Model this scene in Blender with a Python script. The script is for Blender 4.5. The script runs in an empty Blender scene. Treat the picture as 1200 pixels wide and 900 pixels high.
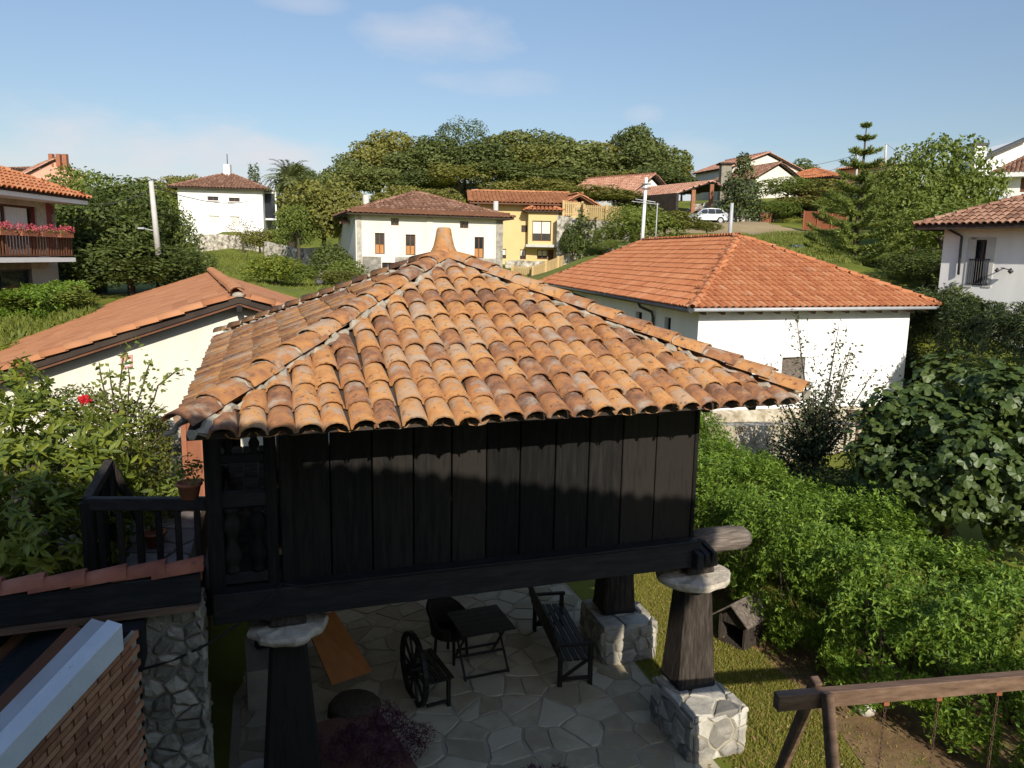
import bpy, math, random
import numpy as np
from mathutils import Vector, Matrix
R_ = math.radians
random.seed(7)
rng = np.random.default_rng(11)
S = bpy.context.scene
COL = S.collection
# ------------------------------------------------------------------ camera
H, F_PX, PITCH, ROLL = 6.0, 900.0, math.atan(150/900.0), R_(1.0)
_F = np.array([0, math.cos(PITCH), -math.sin(PITCH)])
_r0 = np.array([1.0, 0, 0]); _u0 = np.array([0, math.sin(PITCH), math.cos(PITCH)])
_R = _r0*math.cos(ROLL) + _u0*math.sin(ROLL)
_U = _u0*math.cos(ROLL) - _r0*math.sin(ROLL)
_C = np.array([0, 0, H])
cam = bpy.data.objects.new('camera', bpy.data.cameras.new('camera')); COL.objects.link(cam)
cam.data.sensor_fit = 'HORIZONTAL'; cam.data.sensor_width = 36.0; cam.data.lens = 36.0*F_PX/1200.0
cam.data.clip_start = 0.05; cam.data.clip_end = 6000
_m = Matrix.Identity(4)
for i in range(3):
    _m[i][0] = _R[i]; _m[i][1] = _U[i]; _m[i][2] = -_F[i]; _m[i][3] = _C[i]
cam.matrix_world = _m
S.camera = cam
def ray(x, y): return _F + _R*(x-600)/F_PX - _U*(y-450)/F_PX
def at(x, y, Y):                       # point seen at photo pixel x, y that lies Y metres ahead
    v = ray(x, y); return _C + v*Y/v[1]
def at_z(x, y, z):
    v = ray(x, y); return _C + v*(z-H)/v[2]
def at_plane(x, y, P, n):
    v = ray(x, y); n = np.array(n, float); return _C + v*(n@(np.array(P)-_C))/(n@v)
# ------------------------------------------------------------------ light
SUN_EL = R_(29.0); SUN_TO = np.array([0.25, -0.97]); SUN_TO = SUN_TO/np.linalg.norm(SUN_TO)
to_sun = Vector((SUN_TO[0]*math.cos(SUN_EL), SUN_TO[1]*math.cos(SUN_EL), math.sin(SUN_EL)))
sl = bpy.data.lights.new('sun', 'SUN'); sl.energy = 4.1; sl.angle = R_(0.55); sl.color = (1.0, 0.925, 0.81)
so = bpy.data.objects.new('sun', sl); COL.objects.link(so); so.location = (10, -30, 40)
so.rotation_euler = (-to_sun).to_track_quat('-Z', 'Y').to_euler()
W = bpy.data.worlds.new('World'); S.world = W; W.use_nodes = True
nt = W.node_tree; nt.nodes.clear()
wo = nt.nodes.new('ShaderNodeOutputWorld'); bg = nt.nodes.new('ShaderNodeBackground')
sky = nt.nodes.new('ShaderNodeTexSky'); sky.sky_type = 'NISHITA'; sky.sun_disc = False
sky.sun_elevation = SUN_EL; sky.sun_rotation = math.atan2(SUN_TO[0], SUN_TO[1])
sky.air_density = 1.0; sky.dust_density = 0.6; sky.ozone_density = 1.3; sky.altitude = 50
bg.inputs['Strength'].default_value = 0.15
def wn(t, **k):
    n = nt.nodes.new(t)
    for a, b in k.items(): setattr(n, a, b)
    return n
def wmath(op, a, b=None, c=None, clamp=False):
    n = wn('ShaderNodeMath', operation=op); n.use_clamp = clamp
    for i, v in enumerate((a, b, c)):
        if v is None: continue
        if isinstance(v, (int, float)): n.inputs[i].default_value = v
        else: nt.links.new(v, n.inputs[i])
    return n.outputs[0]
tc = wn('ShaderNodeTexCoord'); sep = wn('ShaderNodeSeparateXYZ'); nt.links.new(tc.outputs['Generated'], sep.inputs[0])
az = wmath('ARCTAN2', sep.outputs[0], sep.outputs[1]); el = wmath('ARCSINE', sep.outputs[2])
cmb = wn('ShaderNodeCombineXYZ'); nt.links.new(az, cmb.inputs[0]); nt.links.new(wmath('MULTIPLY', el, 2.2), cmb.inputs[1])
def wnoise(scale, detail, off):
    mp = wn('ShaderNodeMapping'); mp.inputs['Location'].default_value = off; nt.links.new(cmb.outputs[0], mp.inputs[0])
    n = wn('ShaderNodeTexNoise'); n.inputs['Scale'].default_value = scale; n.inputs['Detail'].default_value = detail
    n.inputs['Roughness'].default_value = 0.55; nt.links.new(mp.outputs[0], n.inputs['Vector']); return n.outputs['Fac']
n1 = wnoise(9.0, 6, (3, 1, 0)); n2 = wnoise(4.0, 5, (8, 2, 3))
def blob(a0, e0, wa, we, amp, gain):
    da = wmath('DIVIDE', wmath('SUBTRACT', az, a0), wa); de = wmath('DIVIDE', wmath('SUBTRACT', el, e0), we)
    d = wmath('ADD', wmath('MULTIPLY', da, da), wmath('MULTIPLY', de, de))
    v = wmath('ADD', wmath('SUBTRACT', 1.0, d), wmath('MULTIPLY', wmath('SUBTRACT', n1, 0.5), amp))
    return wmath('MULTIPLY', v, gain, clamp=True)
def azel(x, y):
    v = ray(x, y); v = v/np.linalg.norm(v); return math.atan2(v[0], v[1]), math.asin(v[2])
a1 = azel(518, 42); a2 = azel(585, 97); a3 = azel(755, 135); a5 = azel(350, 2)
c1 = blob(a1[0], a1[1], 0.105, 0.034, 2.6, 0.34)
c2 = blob(a2[0], a2[1], 0.10, 0.018, 3.2, 0.22)
a6 = azel(235, 178); c6 = blob(a6[0], a6[1], 0.25, 0.036, 2.6, 0.75); a7 = azel(40, 195); c7 = blob(a7[0], a7[1], 0.2, 0.03, 2.0, .55)
c3 = blob(a3[0], a3[1], 0.03, 0.014, 1.4, 0.30)
c5 = blob(a5[0], a5[1], 0.06, 0.014, 1.4, 0.25)
# the low bank of cloud goes round the whole horizon, broken up by the noise
bank = wmath('SUBTRACT', 1.0, wmath('ABSOLUTE', wmath('DIVIDE', wmath('SUBTRACT', el, 0.070), 0.070)))
bank = wmath('ADD', bank, wmath('MULTIPLY', wmath('SUBTRACT', n2, 0.52), 3.4))
bank = wmath('ADD', bank, wmath('MULTIPLY', wmath('SUBTRACT', n1, 0.5), 0.9))
bank = wmath('MULTIPLY', bank, 0.62, clamp=True)
ca = wmath('MAXIMUM', wmath('MAXIMUM', c1, c2), wmath('MAXIMUM', c3, c5)); ca = wmath('MAXIMUM', ca, wmath('MAXIMUM', bank, wmath('MAXIMUM', c6, c7)))
mix = wn('ShaderNodeMix', data_type='RGBA'); nt.links.new(ca, mix.inputs[0])
dim = wmath('ADD', 0.42, wmath('MULTIPLY', wmath('DIVIDE', el, 0.9, clamp=True), 0.58), clamp=True)   # sky colour darkened towards the horizon, all round; full brightness overhead
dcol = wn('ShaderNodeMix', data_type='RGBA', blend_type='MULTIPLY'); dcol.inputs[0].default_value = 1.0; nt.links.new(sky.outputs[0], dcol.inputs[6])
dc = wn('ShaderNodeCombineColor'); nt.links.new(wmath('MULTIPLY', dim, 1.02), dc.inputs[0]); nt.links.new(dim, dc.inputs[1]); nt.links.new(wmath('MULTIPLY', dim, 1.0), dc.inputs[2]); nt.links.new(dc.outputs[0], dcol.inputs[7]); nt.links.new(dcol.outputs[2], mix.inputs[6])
mix.inputs[7].default_value = (3.7, 3.65, 3.85, 1)
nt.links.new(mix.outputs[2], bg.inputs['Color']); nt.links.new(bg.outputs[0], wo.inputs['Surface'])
S.view_settings.view_transform = 'Standard'; S.view_settings.look = 'None'
S.view_settings.exposure = 0.47; S.view_settings.gamma = 1.0; S.view_settings.use_curve_mapping = False
S.cycles.max_bounces = 9; S.cycles.diffuse_bounces = 7; S.cycles.transparent_max_bounces = 6

# ------------------------------------------------------------------ helpers
def tag(o, label=None, cat=None, group=None, kind=None):
    if label: o['label'] = label
    if cat: o['category'] = cat
    if group: o['group'] = group
    if kind: o['kind'] = kind
    return o
def thing(name, label, cat, loc=(0, 0, 0), rz=0.0, group=None):
    o = bpy.data.objects.new(name, None); COL.objects.link(o); o.empty_display_size = 0.2
    o.location = [float(v) for v in loc]; o.rotation_euler = (0, 0, rz)
    return tag(o, label, cat, group)
def link(name, me, parent=None, loc=None, rot=None):
    o = bpy.data.objects.new(name, me); COL.objects.link(o)
    if parent is not None: o.parent = parent
    if loc is not None: o.location = [float(v) for v in loc]
    if rot is not None: o.rotation_euler = rot
    return o
def np_mesh(name, V, Fc, mat=None, smooth=False):
    V = np.asarray(V, np.float32); Fc = np.asarray(Fc, np.int32)
    me = bpy.data.meshes.new(name); me.vertices.add(len(V)); me.vertices.foreach_set('co', V.ravel())
    k = Fc.shape[1]; me.loops.add(Fc.size); me.loops.foreach_set('vertex_index', Fc.ravel())
    me.polygons.add(len(Fc)); me.polygons.foreach_set('loop_start', np.arange(0, Fc.size, k, dtype=np.int32))
    me.polygons.foreach_set('loop_total', np.full(len(Fc), k, np.int32))
    me.polygons.foreach_set('use_smooth', (np.arange(len(Fc)) % 3 != 2) if smooth == 'tile' else np.full(len(Fc), bool(smooth)))
    me.update(calc_edges=True)
    if mat: me.materials.append(mat)
    return me
def nrm(v):
    v = np.asarray(v, float); return v/(np.linalg.norm(v)+1e-12)
class MB:                                  # collects shapes, built as ONE mesh
    def __init__(s): s.v = []; s.f = []; s.sm = []
    def add(s, vs, fs, smooth=False):
        o = len(s.v); s.v += [tuple(float(c) for c in p) for p in vs]; s.f += [tuple(i+o for i in q) for q in fs]; s.sm += [smooth]*len(fs); return s
    def hexa(s, p):                        # 8 corners: bottom ring then top ring
        return s.add(p, [(3,2,1,0),(4,5,6,7),(0,1,5,4),(1,2,6,5),(2,3,7,6),(3,0,4,7)])
    def box(s, c, d, rz=0.0):
        cs, sn = math.cos(rz), math.sin(rz); p = []
        for z in (-.5, .5):
            for x, y in ((-.5,-.5),(.5,-.5),(.5,.5),(-.5,.5)):
                X, Y = x*d[0], y*d[1]; p.append((c[0]+X*cs-Y*sn, c[1]+X*sn+Y*cs, c[2]+z*d[2]))
        return s.hexa(p)
    def span(s, a, b): return s.box([(a[i]+b[i])/2 for i in range(3)], [abs(b[i]-a[i]) for i in range(3)])
    def bar(s, p, q, w, h, up=(0,0,1), w2=None, h2=None):  # beam from p to q, w wide, h high
        p, q = np.array(p, float), np.array(q, float); d = nrm(q-p); u = np.array(up, float)
        if abs(d@u) > .98: u = np.array([0, 1.0, 0])
        x = nrm(np.cross(d, u)); u = np.cross(x, d); r = []
        for c, ww, hh in ((p, w, h), (q, w2 or w, h2 or h)):
            r += [c-x*ww/2-u*hh/2, c+x*ww/2-u*hh/2, c+x*ww/2+u*hh/2, c-x*ww/2+u*hh/2]
        return s.add(r, [(3,2,1,0),(4,5,6,7),(0,1,5,4),(1,2,6,5),(2,3,7,6),(3,0,4,7)])
    def tube(s, pts, r, n=8, cap=True, smooth=True):
        pts = [np.array(p, float) for p in pts]; rs = r if hasattr(r, '__len__') else [r]*len(pts)
        vs = []; px = None
        for i, p in enumerate(pts):
            d = nrm(pts[min(i+1, len(pts)-1)]-pts[max(i-1, 0)])
            if px is None: px = nrm(np.cross(d, (0,0,1) if abs(d[2]) < .9 else (0,1,0)))
            x = nrm(px - d*(px@d)); px = x; y = np.cross(d, x)
            for k in range(n):
                a = 2*math.pi*k/n; vs.append(p + (x*math.cos(a)+y*math.sin(a))*rs[i])
        fs = [(i*n+k, i*n+(k+1)%n, (i+1)*n+(k+1)%n, (i+1)*n+k) for i in range(len(pts)-1) for k in range(n)]
        s.add(vs, fs, smooth)
        if cap:
            o = len(s.v)-len(vs); s.f += [tuple(o+k for k in reversed(range(n))), tuple(o+(len(pts)-1)*n+k for k in range(n))]; s.sm += [False, False]
        return s
    def lathe(s, prof, c=(0,0,0), n=16, jit=0.0, smooth=True):   # prof: (radius, z)
        m = len(prof); vs = []
        jk = [1+random.uniform(-jit, jit) for _ in range(n)]
        for r, z in prof:
            for k in range(n):
                a = 2*math.pi*k/n; q = r*jk[k]; vs.append((c[0]+q*math.cos(a), c[1]+q*math.sin(a), c[2]+z))
        fs = [(i*n+k, i*n+(k+1)%n, (i+1)*n+(k+1)%n, (i+1)*n+k) for i in range(m-1) for k in range(n)]
        s.add(vs, fs, smooth); o = len(s.v)-len(vs)
        s.f += [tuple(o+k for k in reversed(range(n))), tuple(o+(m-1)*n+k for k in range(n))]; s.sm += [False, False]
        return s
    def prism(s, poly, z0, z1):
        n = len(poly); vs = [(p[0], p[1], z0) for p in poly]+[(p[0], p[1], z1) for p in poly]
        return s.add(vs, [tuple(reversed(range(n))), tuple(range(n, 2*n))]+[(i, (i+1) % n, n+(i+1) % n, n+i) for i in range(n)])
    def poly(s, *p): return s.add(p, [tuple(range(len(p)))])
    def slab(s, pts, nv, t):               # flat polygon given thickness t along nv
        n = len(pts); pts = [np.array(p, float) for p in pts]; nv = np.array(nv, float)
        return s.add(pts+[p+nv*t for p in pts], [tuple(reversed(range(n))), tuple(range(n, 2*n))]+[(i, (i+1) % n, n+(i+1) % n, n+i) for i in range(n)])
    def mesh(s, name, mat):
        me = bpy.data.meshes.new(name); me.from_pydata(s.v, [], s.f); me.polygons.foreach_set('use_smooth', s.sm)
        me.update(); me.materials.append(mat); return me
    def build(s, name, mat, parent=None, world=False, bevel=0.0, label=None):
        if world and parent is not None:
            M = (Matrix.Translation(parent.location) @ parent.rotation_euler.to_matrix().to_4x4()).inverted()
            s.v = [tuple(M @ Vector(p)) for p in s.v]
        o = link(name, s.mesh(name, mat), parent)
        if bevel:
            b = o.modifiers.new('bevel', 'BEVEL'); b.width = bevel; b.segments = 1; b.limit_method = 'ANGLE'
        if label: o['label'] = label
        return o
def copy_tree(o, parent=None):
    kids = list(o.children); c = o.copy(); COL.objects.link(c); c.parent = parent
    for ch in kids: copy_tree(ch, c)
    return c
# ------------------------------------------------------------------ materials
def mat(name, cols, scale=4.0, rough=0.85, bump=0.0, bscale=30.0, var=0.0, spots=(), stretch=(1,1,1), spec=0.25, lo=0.3, hi=0.7, metal=0.0, detail=5):
    m = bpy.data.materials.new(name); m.use_nodes = True; t = m.node_tree; N = t.nodes; L = t.links
    P = N['Principled BSDF']; P.inputs['Roughness'].default_value = rough; P.inputs['Specular IOR Level'].default_value = spec
    P.inputs['Metallic'].default_value = metal
    c = N.new('ShaderNodeTexCoord'); mp = N.new('ShaderNodeMapping'); mp.inputs['Scale'].default_value = stretch; L.new(c.outputs['Object'], mp.inputs[0])
    oi = N.new('ShaderNodeObjectInfo'); ge = N.new('ShaderNodeNewGeometry')
    ad = N.new('ShaderNodeMath'); ad.operation = 'ADD'; L.new(oi.outputs['Random'], ad.inputs[0]); L.new(ge.outputs['Random Per Island'], ad.inputs[1])
    fr = N.new('ShaderNodeMath'); fr.operation = 'FRACT'; L.new(ad.outputs[0], fr.inputs[0]); rnd = fr.outputs[0]
    w = N.new('ShaderNodeMath'); w.operation = 'MULTIPLY'; w.inputs[1].default_value = 40; L.new(oi.outputs['Random'] if not var else rnd, w.inputs[0])
    def noise(sc, det=detail):
        n = N.new('ShaderNodeTexNoise'); n.noise_dimensions = '4D'; n.inputs['Scale'].default_value = sc; n.inputs['Detail'].default_value = det
        n.inputs['Roughness'].default_value = 0.6
        L.new(mp.outputs[0], n.inputs['Vector']); L.new(w.outputs[0], n.inputs['W']); return n.outputs['Fac']
    f = noise(scale)
    if var:
        a = N.new('ShaderNodeMath'); a.operation = 'MULTIPLY_ADD'; a.inputs[1].default_value = var; a.inputs[2].default_value = -var/2; L.new(rnd, a.inputs[0])
        b = N.new('ShaderNodeMath'); b.operation = 'ADD'; L.new(f, b.inputs[0]); L.new(a.outputs[0], b.inputs[1]); f = b.outputs[0]
    r = N.new('ShaderNodeValToRGB'); r.color_ramp.interpolation = 'LINEAR'
    el_ = r.color_ramp.elements
    while len(el_) < len(cols): el_.new(0.5)
    for i, cc in enumerate(cols):
        el_[i].position = lo+(hi-lo)*i/max(1, len(cols)-1); el_[i].color = (*cc, 1)
    L.new(f, r.inputs[0]); out = r.outputs[0]
    for sc_, ss, a_, b_, st in spots:
        q = N.new('ShaderNodeValToRGB'); q.color_ramp.elements[0].position = a_; q.color_ramp.elements[1].position = b_
        q.color_ramp.elements[0].color = (0,0,0,1); q.color_ramp.elements[1].color = (st, st, st, 1); L.new(noise(ss, 7), q.inputs[0])
        x = N.new('ShaderNodeMix'); x.data_type = 'RGBA'; L.new(q.outputs[0], x.inputs[0]); L.new(out, x.inputs[6]); x.inputs[7].default_value = (*sc_, 1); out = x.outputs[2]
    L.new(out, P.inputs['Base Color'])
    if bump:
        bn = N.new('ShaderNodeBump'); bn.inputs['Strength'].default_value = bump; bn.inputs['Distance'].default_value = 0.02; L.new(noise(bscale, 6), bn.inputs['Height']); L.new(bn.outputs[0], P.inputs['Normal'])
    return m
def leafmat(name, cols, trans=0.35, rough=0.6, gloss=0.03, objvar=0.3):
    m = bpy.data.materials.new(name); m.use_nodes = True; t = m.node_tree; N = t.nodes; L = t.links; N.remove(N['Principled BSDF'])
    out = N['Material Output']
    oi = N.new('ShaderNodeObjectInfo'); ge = N.new('ShaderNodeNewGeometry')
    a = N.new('ShaderNodeMath'); a.operation = 'MULTIPLY_ADD'; a.inputs[1].default_value = objvar; L.new(oi.outputs['Random'], a.inputs[0])
    b = N.new('ShaderNodeMath'); b.operation = 'MULTIPLY'; b.inputs[1].default_value = 1-objvar; L.new(ge.outputs['Random Per Island'], b.inputs[0]); L.new(b.outputs[0], a.inputs[2])
    r = N.new('ShaderNodeValToRGB'); e = r.color_ramp.elements
    while len(e) < len(cols): e.new(0.5)
    for i, c in enumerate(cols): e[i].position = i/max(1, len(cols)-1); e[i].color = (*c, 1)
    L.new(a.outputs[0], r.inputs[0])
    d = N.new('ShaderNodeBsdfDiffuse'); tr = N.new('ShaderNodeBsdfTranslucent'); g = N.new('ShaderNodeBsdfGlossy'); g.inputs['Roughness'].default_value = rough
    hs = N.new('ShaderNodeHueSaturation'); hs.inputs['Hue'].default_value = 0.485; hs.inputs['Value'].default_value = 1.3; L.new(r.outputs[0], hs.inputs['Color'])
    L.new(r.outputs[0], d.inputs[0]); L.new(hs.outputs[0], tr.inputs[0]); g.inputs['Color'].default_value = (.8, .85, .8, 1)
    m1 = N.new('ShaderNodeMixShader'); m1.inputs[0].default_value = trans; L.new(d.outputs[0], m1.inputs[1]); L.new(tr.outputs[0], m1.inputs[2])
    m2 = N.new('ShaderNodeMixShader'); m2.inputs[0].default_value = gloss; L.new(m1.outputs[0], m2.inputs[1]); L.new(g.outputs[0], m2.inputs[2])
    L.new(m2.outputs[0], out.inputs[0]); return m
m_tile_old = mat('old clay tile', [(.14,.072,.046),(.26,.122,.060),(.36,.168,.066),(.43,.218,.082),(.38,.245,.15)], 6, .9, .45, 45, var=.45, lo=.20, hi=.80,
                 spots=[((.09,.055,.04), 4.5, .50, .72, .75), ((.05,.038,.03), 17, .56, .68, .9), ((.46,.40,.33), 4.5, .52, .70, .65), ((.30,.23,.06), 11, .60, .72, .5)])
m_tile_org = mat('orange clay tile', [(.33,.108,.046),(.42,.155,.064),(.47,.19,.083),(.50,.26,.14)], 1.2, .85, .2, 30, var=.32, lo=.25, hi=.8, spots=[((.2,.09,.06), .5, .58, .72, .5)])
m_tile_bld = mat('weathered orange tile', [(.33,.135,.065),(.42,.185,.085),(.46,.22,.11)], .5, .9, .2, 30, var=.3, spots=[((.55,.42,.30), 1.3, .64, .74, .5), ((.18,.08,.05), .8, .6, .75, .5)])
m_tile_brn = mat('brown clay tile', [(.18,.095,.06),(.27,.14,.088),(.36,.21,.14)], 1.0, .9, .2, 20, var=.4)
m_tile_pch = mat('pale clay tile', [(.36,.17,.11),(.46,.24,.16),(.52,.32,.22)], .8, .9, .2, 20, var=.3)
m_tile_red = mat('red annex tile', [(.24,.085,.055),(.36,.13,.08),(.40,.17,.11)], 3, .8, .2, 40, var=.3, spots=[((.10,.07,.06), 9, .6, .72, .6)])
m_ridge_lit = mat('brightened orange ridge tile', [(.46,.19,.08),(.54,.25,.11)], 3, .85, .2, 30, var=.2)  # roof tile orange lightened in colour to offset weak light along the ridge
m_sand = mat('sandy rubble stone', [(.22,.18,.12),(.42,.36,.26),(.58,.52,.42)], 4, .95, 1.0, 8, lo=.34, hi=.64, spots=[((.12,.13,.05), 1.4, .58, .7, .6)])
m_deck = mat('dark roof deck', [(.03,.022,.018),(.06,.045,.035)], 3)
m_mortar = mat('lime mortar', [(.26,.225,.17),(.42,.375,.30)], 9, .95, .6, 25, spots=[((.14,.12,.1), 5, .58, .7, .6)])
m_black = mat('tarred black timber', [(.004,.004,.004),(.010,.009,.008),(.021,.0175,.0145)], 6, .75, .6, 30, var=.5, stretch=(4,4,.35), spec=.2, spots=[((.040,.032,.025), 2.5, .62, .8, .4), ((.003,.003,.003), 1.6, .6, .7, .8)])
m_black_h = mat('tarred black beam', [(.007,.007,.008),(.014,.0135,.014),(.026,.024,.023)], 5, .65, .5, 30, stretch=(.6,4,4), spec=.3)
m_greywood = mat('weathered grey timber', [(.07,.055,.045),(.14,.115,.095),(.24,.20,.165)], 5, .9, .5, 25, stretch=(.7,6,6))
m_postwood = mat('weathered oak post', [(.018,.014,.011),(.042,.033,.026),(.085,.068,.054)], 5, .9, .6, 25, stretch=(6,6,.7))
m_brownwood = mat('stained brown timber', [(.085,.05,.032),(.14,.085,.055),(.21,.135,.09)], 4, .6, .2, 30, stretch=(.6,5,5))
m_dark = mat('dark furniture timber', [(.010,.009,.008),(.022,.018,.015)], 7, .55, .2, 30, var=.2)
m_wicker = mat('dark wicker', [(.012,.010,.008),(.035,.027,.02)], 40, .7, .5, 60)
m_orangewood = mat('orange varnished board', [(.30,.10,.02),(.40,.15,.03)], 3, .6, .15, 30, stretch=(1,6,1))
m_white = mat('white plaster', [(.70,.69,.66),(.82,.81,.78)], 1.6, .9, .15, 8, stretch=(1,1,.22), spots=[((.50,.48,.43), .9, .60, .8, .4), ((.6,.57,.5), 4, .62, .75, .3)])
m_cream = mat('cream plaster', [(.62,.585,.49),(.74,.71,.61)], 1.6, .9, .15, 8, stretch=(1,1,.22), spots=[((.46,.41,.32), .9, .58, .78, .4)])
m_grey = mat('grey painted plaster', [(.50,.55,.60),(.60,.64,.68)], .5, .9)
m_yellow = mat('yellow plaster', [(.58,.44,.205),(.64,.50,.25)], .6, .9)
m_pink = mat('salmon plaster', [(.66,.33,.24),(.72,.38,.28)], .4, .9)
m_red = mat('dark red plaster', [(.22,.055,.05),(.27,.075,.065)], .8, .9)
m_stone_w = mat('warm stone', [(.22,.18,.13),(.36,.31,.24),(.46,.42,.35)], 3, .95, .5, 14, var=.5)
m_stone_g = mat('grey stone', [(.15,.135,.105),(.24,.215,.17),(.33,.295,.235)], 4, .95, .6, 18, var=.5, spots=[((.34,.31,.23), 6, .6, .75, .5)])
m_stone_p = mat('pale block stone', [(.20,.185,.16),(.36,.335,.28),(.50,.47,.40)], 4, .95, .6, 16, var=.4, spots=[((.12,.11,.09), 7, .6, .75, .6)])
m_cap = mat('cap stone', [(.27,.23,.17),(.46,.405,.32),(.60,.54,.44)], 6, .95, .9, 22, spots=[((.36,.26,.10), 4, .6, .72, .5), ((.1,.09,.08), 11, .62, .74, .7)])
m_rubble = mat('rubble stone', [(.10,.09,.07),(.36,.325,.265),(.60,.56,.48)], 3.4, .95, 1.0, 7, lo=.36, hi=.62, spots=[((.09,.11,.04), .9, .56, .68, .8)])
m_flag = mat('flagstone', [(.32,.27,.175),(.41,.355,.24),(.47,.42,.30)], 3, .8, .5, 16, var=.6, spots=[((.09,.12,.07), 2.5, .6, .75, .5), ((.25,.15,.10), 1.1, .66, .76, .4)])
m_joint = mat('pale grout', [(.30,.27,.20),(.38,.345,.265)], 6, .95, .3, 30)
m_slate = mat('slate paving', [(.14,.13,.13),(.26,.24,.23)], 3, .85, .3, 12, var=.4)
m_brick = mat('brick', [(.26,.115,.065),(.38,.18,.10),(.45,.235,.135)], 9, .9, .3, 40, var=.6, spots=[((.12,.08,.09), 7, .6, .75, .6)])
m_coping = mat('white coping', [(.56,.60,.64),(.72,.75,.78)], 2.5, .8, .2, 20, spots=[((.32,.32,.31), 3.5, .58, .74, .55), ((.2,.2,.19), 14, .64, .72, .5)])
m_glass = mat('dark window glass', [(.012,.016,.02),(.03,.035,.04)], 1, .08, spec=.6)
m_lace = mat('curtain', [(.55,.55,.53),(.72,.72,.70)], 8, .9, stretch=(6,6,.3))
m_frame = mat('brown window frame', [(.11,.045,.025),(.16,.07,.035)], 4, .6)
m_wframe = mat('white window frame', [(.66,.66,.64),(.74,.74,.72)], 3, .6)
m_shutter = mat('orange wood shutter', [(.36,.16,.05),(.46,.23,.09)], 3, .6, stretch=(6,6,.6))
m_blind = mat('pale roller blind', [(.60,.58,.50),(.70,.68,.60)], 2, .8)
m_pine = mat('pale pine fence', [(.42,.29,.13),(.52,.38,.19)], 3, .8, var=.3, stretch=(5,5,.6))
m_rust = mat('rust brown metal', [(.20,.065,.03),(.28,.095,.045)], .7, .7, var=.15)
m_metal = mat('dark metal', [(.025,.025,.027),(.05,.05,.052)], 6, .45, spec=.5)
m_zinc = mat('zinc', [(.34,.35,.36),(.44,.45,.46)], 3, .45, spec=.5)
m_conc = mat('concrete', [(.42,.41,.38),(.56,.55,.51)], 3, .9, .2, 20, spots=[((.25,.24,.2), 3, .6, .75, .5)])
m_terra = mat('terracotta', [(.27,.10,.055),(.34,.14,.08)], 6, .85)
m_plate = mat('plaque enamel', [(.62,.28,.26),(.66,.33,.30)], 3, .5)
m_silver = mat('silver car paint', [(.38,.40,.43),(.44,.46,.49)], 2, .25, spec=.6, metal=.3)
m_rubber = mat('rubber', [(.012,.012,.012),(.02,.02,.02)], 5, .8)
m_chain = mat('rusty chain', [(.10,.05,.03),(.17,.11,.08)], 20, .7, metal=.3)
m_bark = mat('bark', [(.05,.038,.026),(.11,.085,.06)], 6, .95, .6, 14, stretch=(3,3,.6))
m_terrace = mat('red clay floor', [(.17,.085,.06),(.24,.12,.085)], 3, .9, .2, 20)
m_flower = leafmat('geranium flower', [(.40,.06,.09),(.55,.12,.15),(.45,.03,.04)], .2)
m_redrose = leafmat('red rose petal', [(.55,.01,.02),(.65,.03,.04)], .2)
L_oak = leafmat('evergreen oak leaf', [(0.054, 0.078, 0.017), (0.116, 0.14, 0.032), (0.207, 0.22, 0.056)], .25, objvar=.55)
L_oak2 = leafmat('olive green leaf', [(0.104, 0.116, 0.022), (0.183, 0.183, 0.034), (0.268, 0.244, 0.051)], .3, objvar=.4)
L_dark = leafmat('dark green leaf', [(0.034, 0.054, 0.01), (0.076, 0.102, 0.017), (0.152, 0.183, 0.032)], .3)
L_mid = leafmat('mid green leaf', [(0.085, 0.128, 0.017), (0.146, 0.189, 0.027), (0.232, 0.262, 0.044)], .35)
L_hedge = leafmat('privet leaf', [(.07,.14,.012),(.15,.25,.022),(.27,.38,.044)], .4, objvar=0)
L_conif = leafmat('cypress foliage', [(.022,.036,.014),(.045,.065,.02),(.13,.16,.035)], .2)
L_laurel = leafmat('laurel leaf', [(.07,.11,.012),(.18,.22,.018),(.36,.37,.03)], .4, gloss=.04)
L_rose = leafmat('rose leaf', [(.07,.09,.014),(.14,.16,.022),(.22,.20,.045)], .35)
L_fig = leafmat('fig leaf', [(.028,.052,.009),(.055,.088,.014),(.10,.135,.028)], .22, rough=.5, gloss=.05)
L_apple = leafmat('apple leaf', [(.035,.05,.02),(.065,.08,.032),(.10,.11,.05)], .25)
L_purple = leafmat('purple maple leaf', [(.06,.018,.035),(.11,.035,.055),(.16,.06,.085)], .3)
L_palm = leafmat('palm frond', [(.08,.10,.028),(.15,.17,.05)], .2)
L_pine = leafmat('norfolk pine needle', [(.075,.115,.022),(.16,.205,.036),(.29,.32,.065)], .35)
L_grass = leafmat('grass blade', [(.15,.16,.025),(.25,.24,.04),(.36,.30,.08)], .3)
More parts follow.
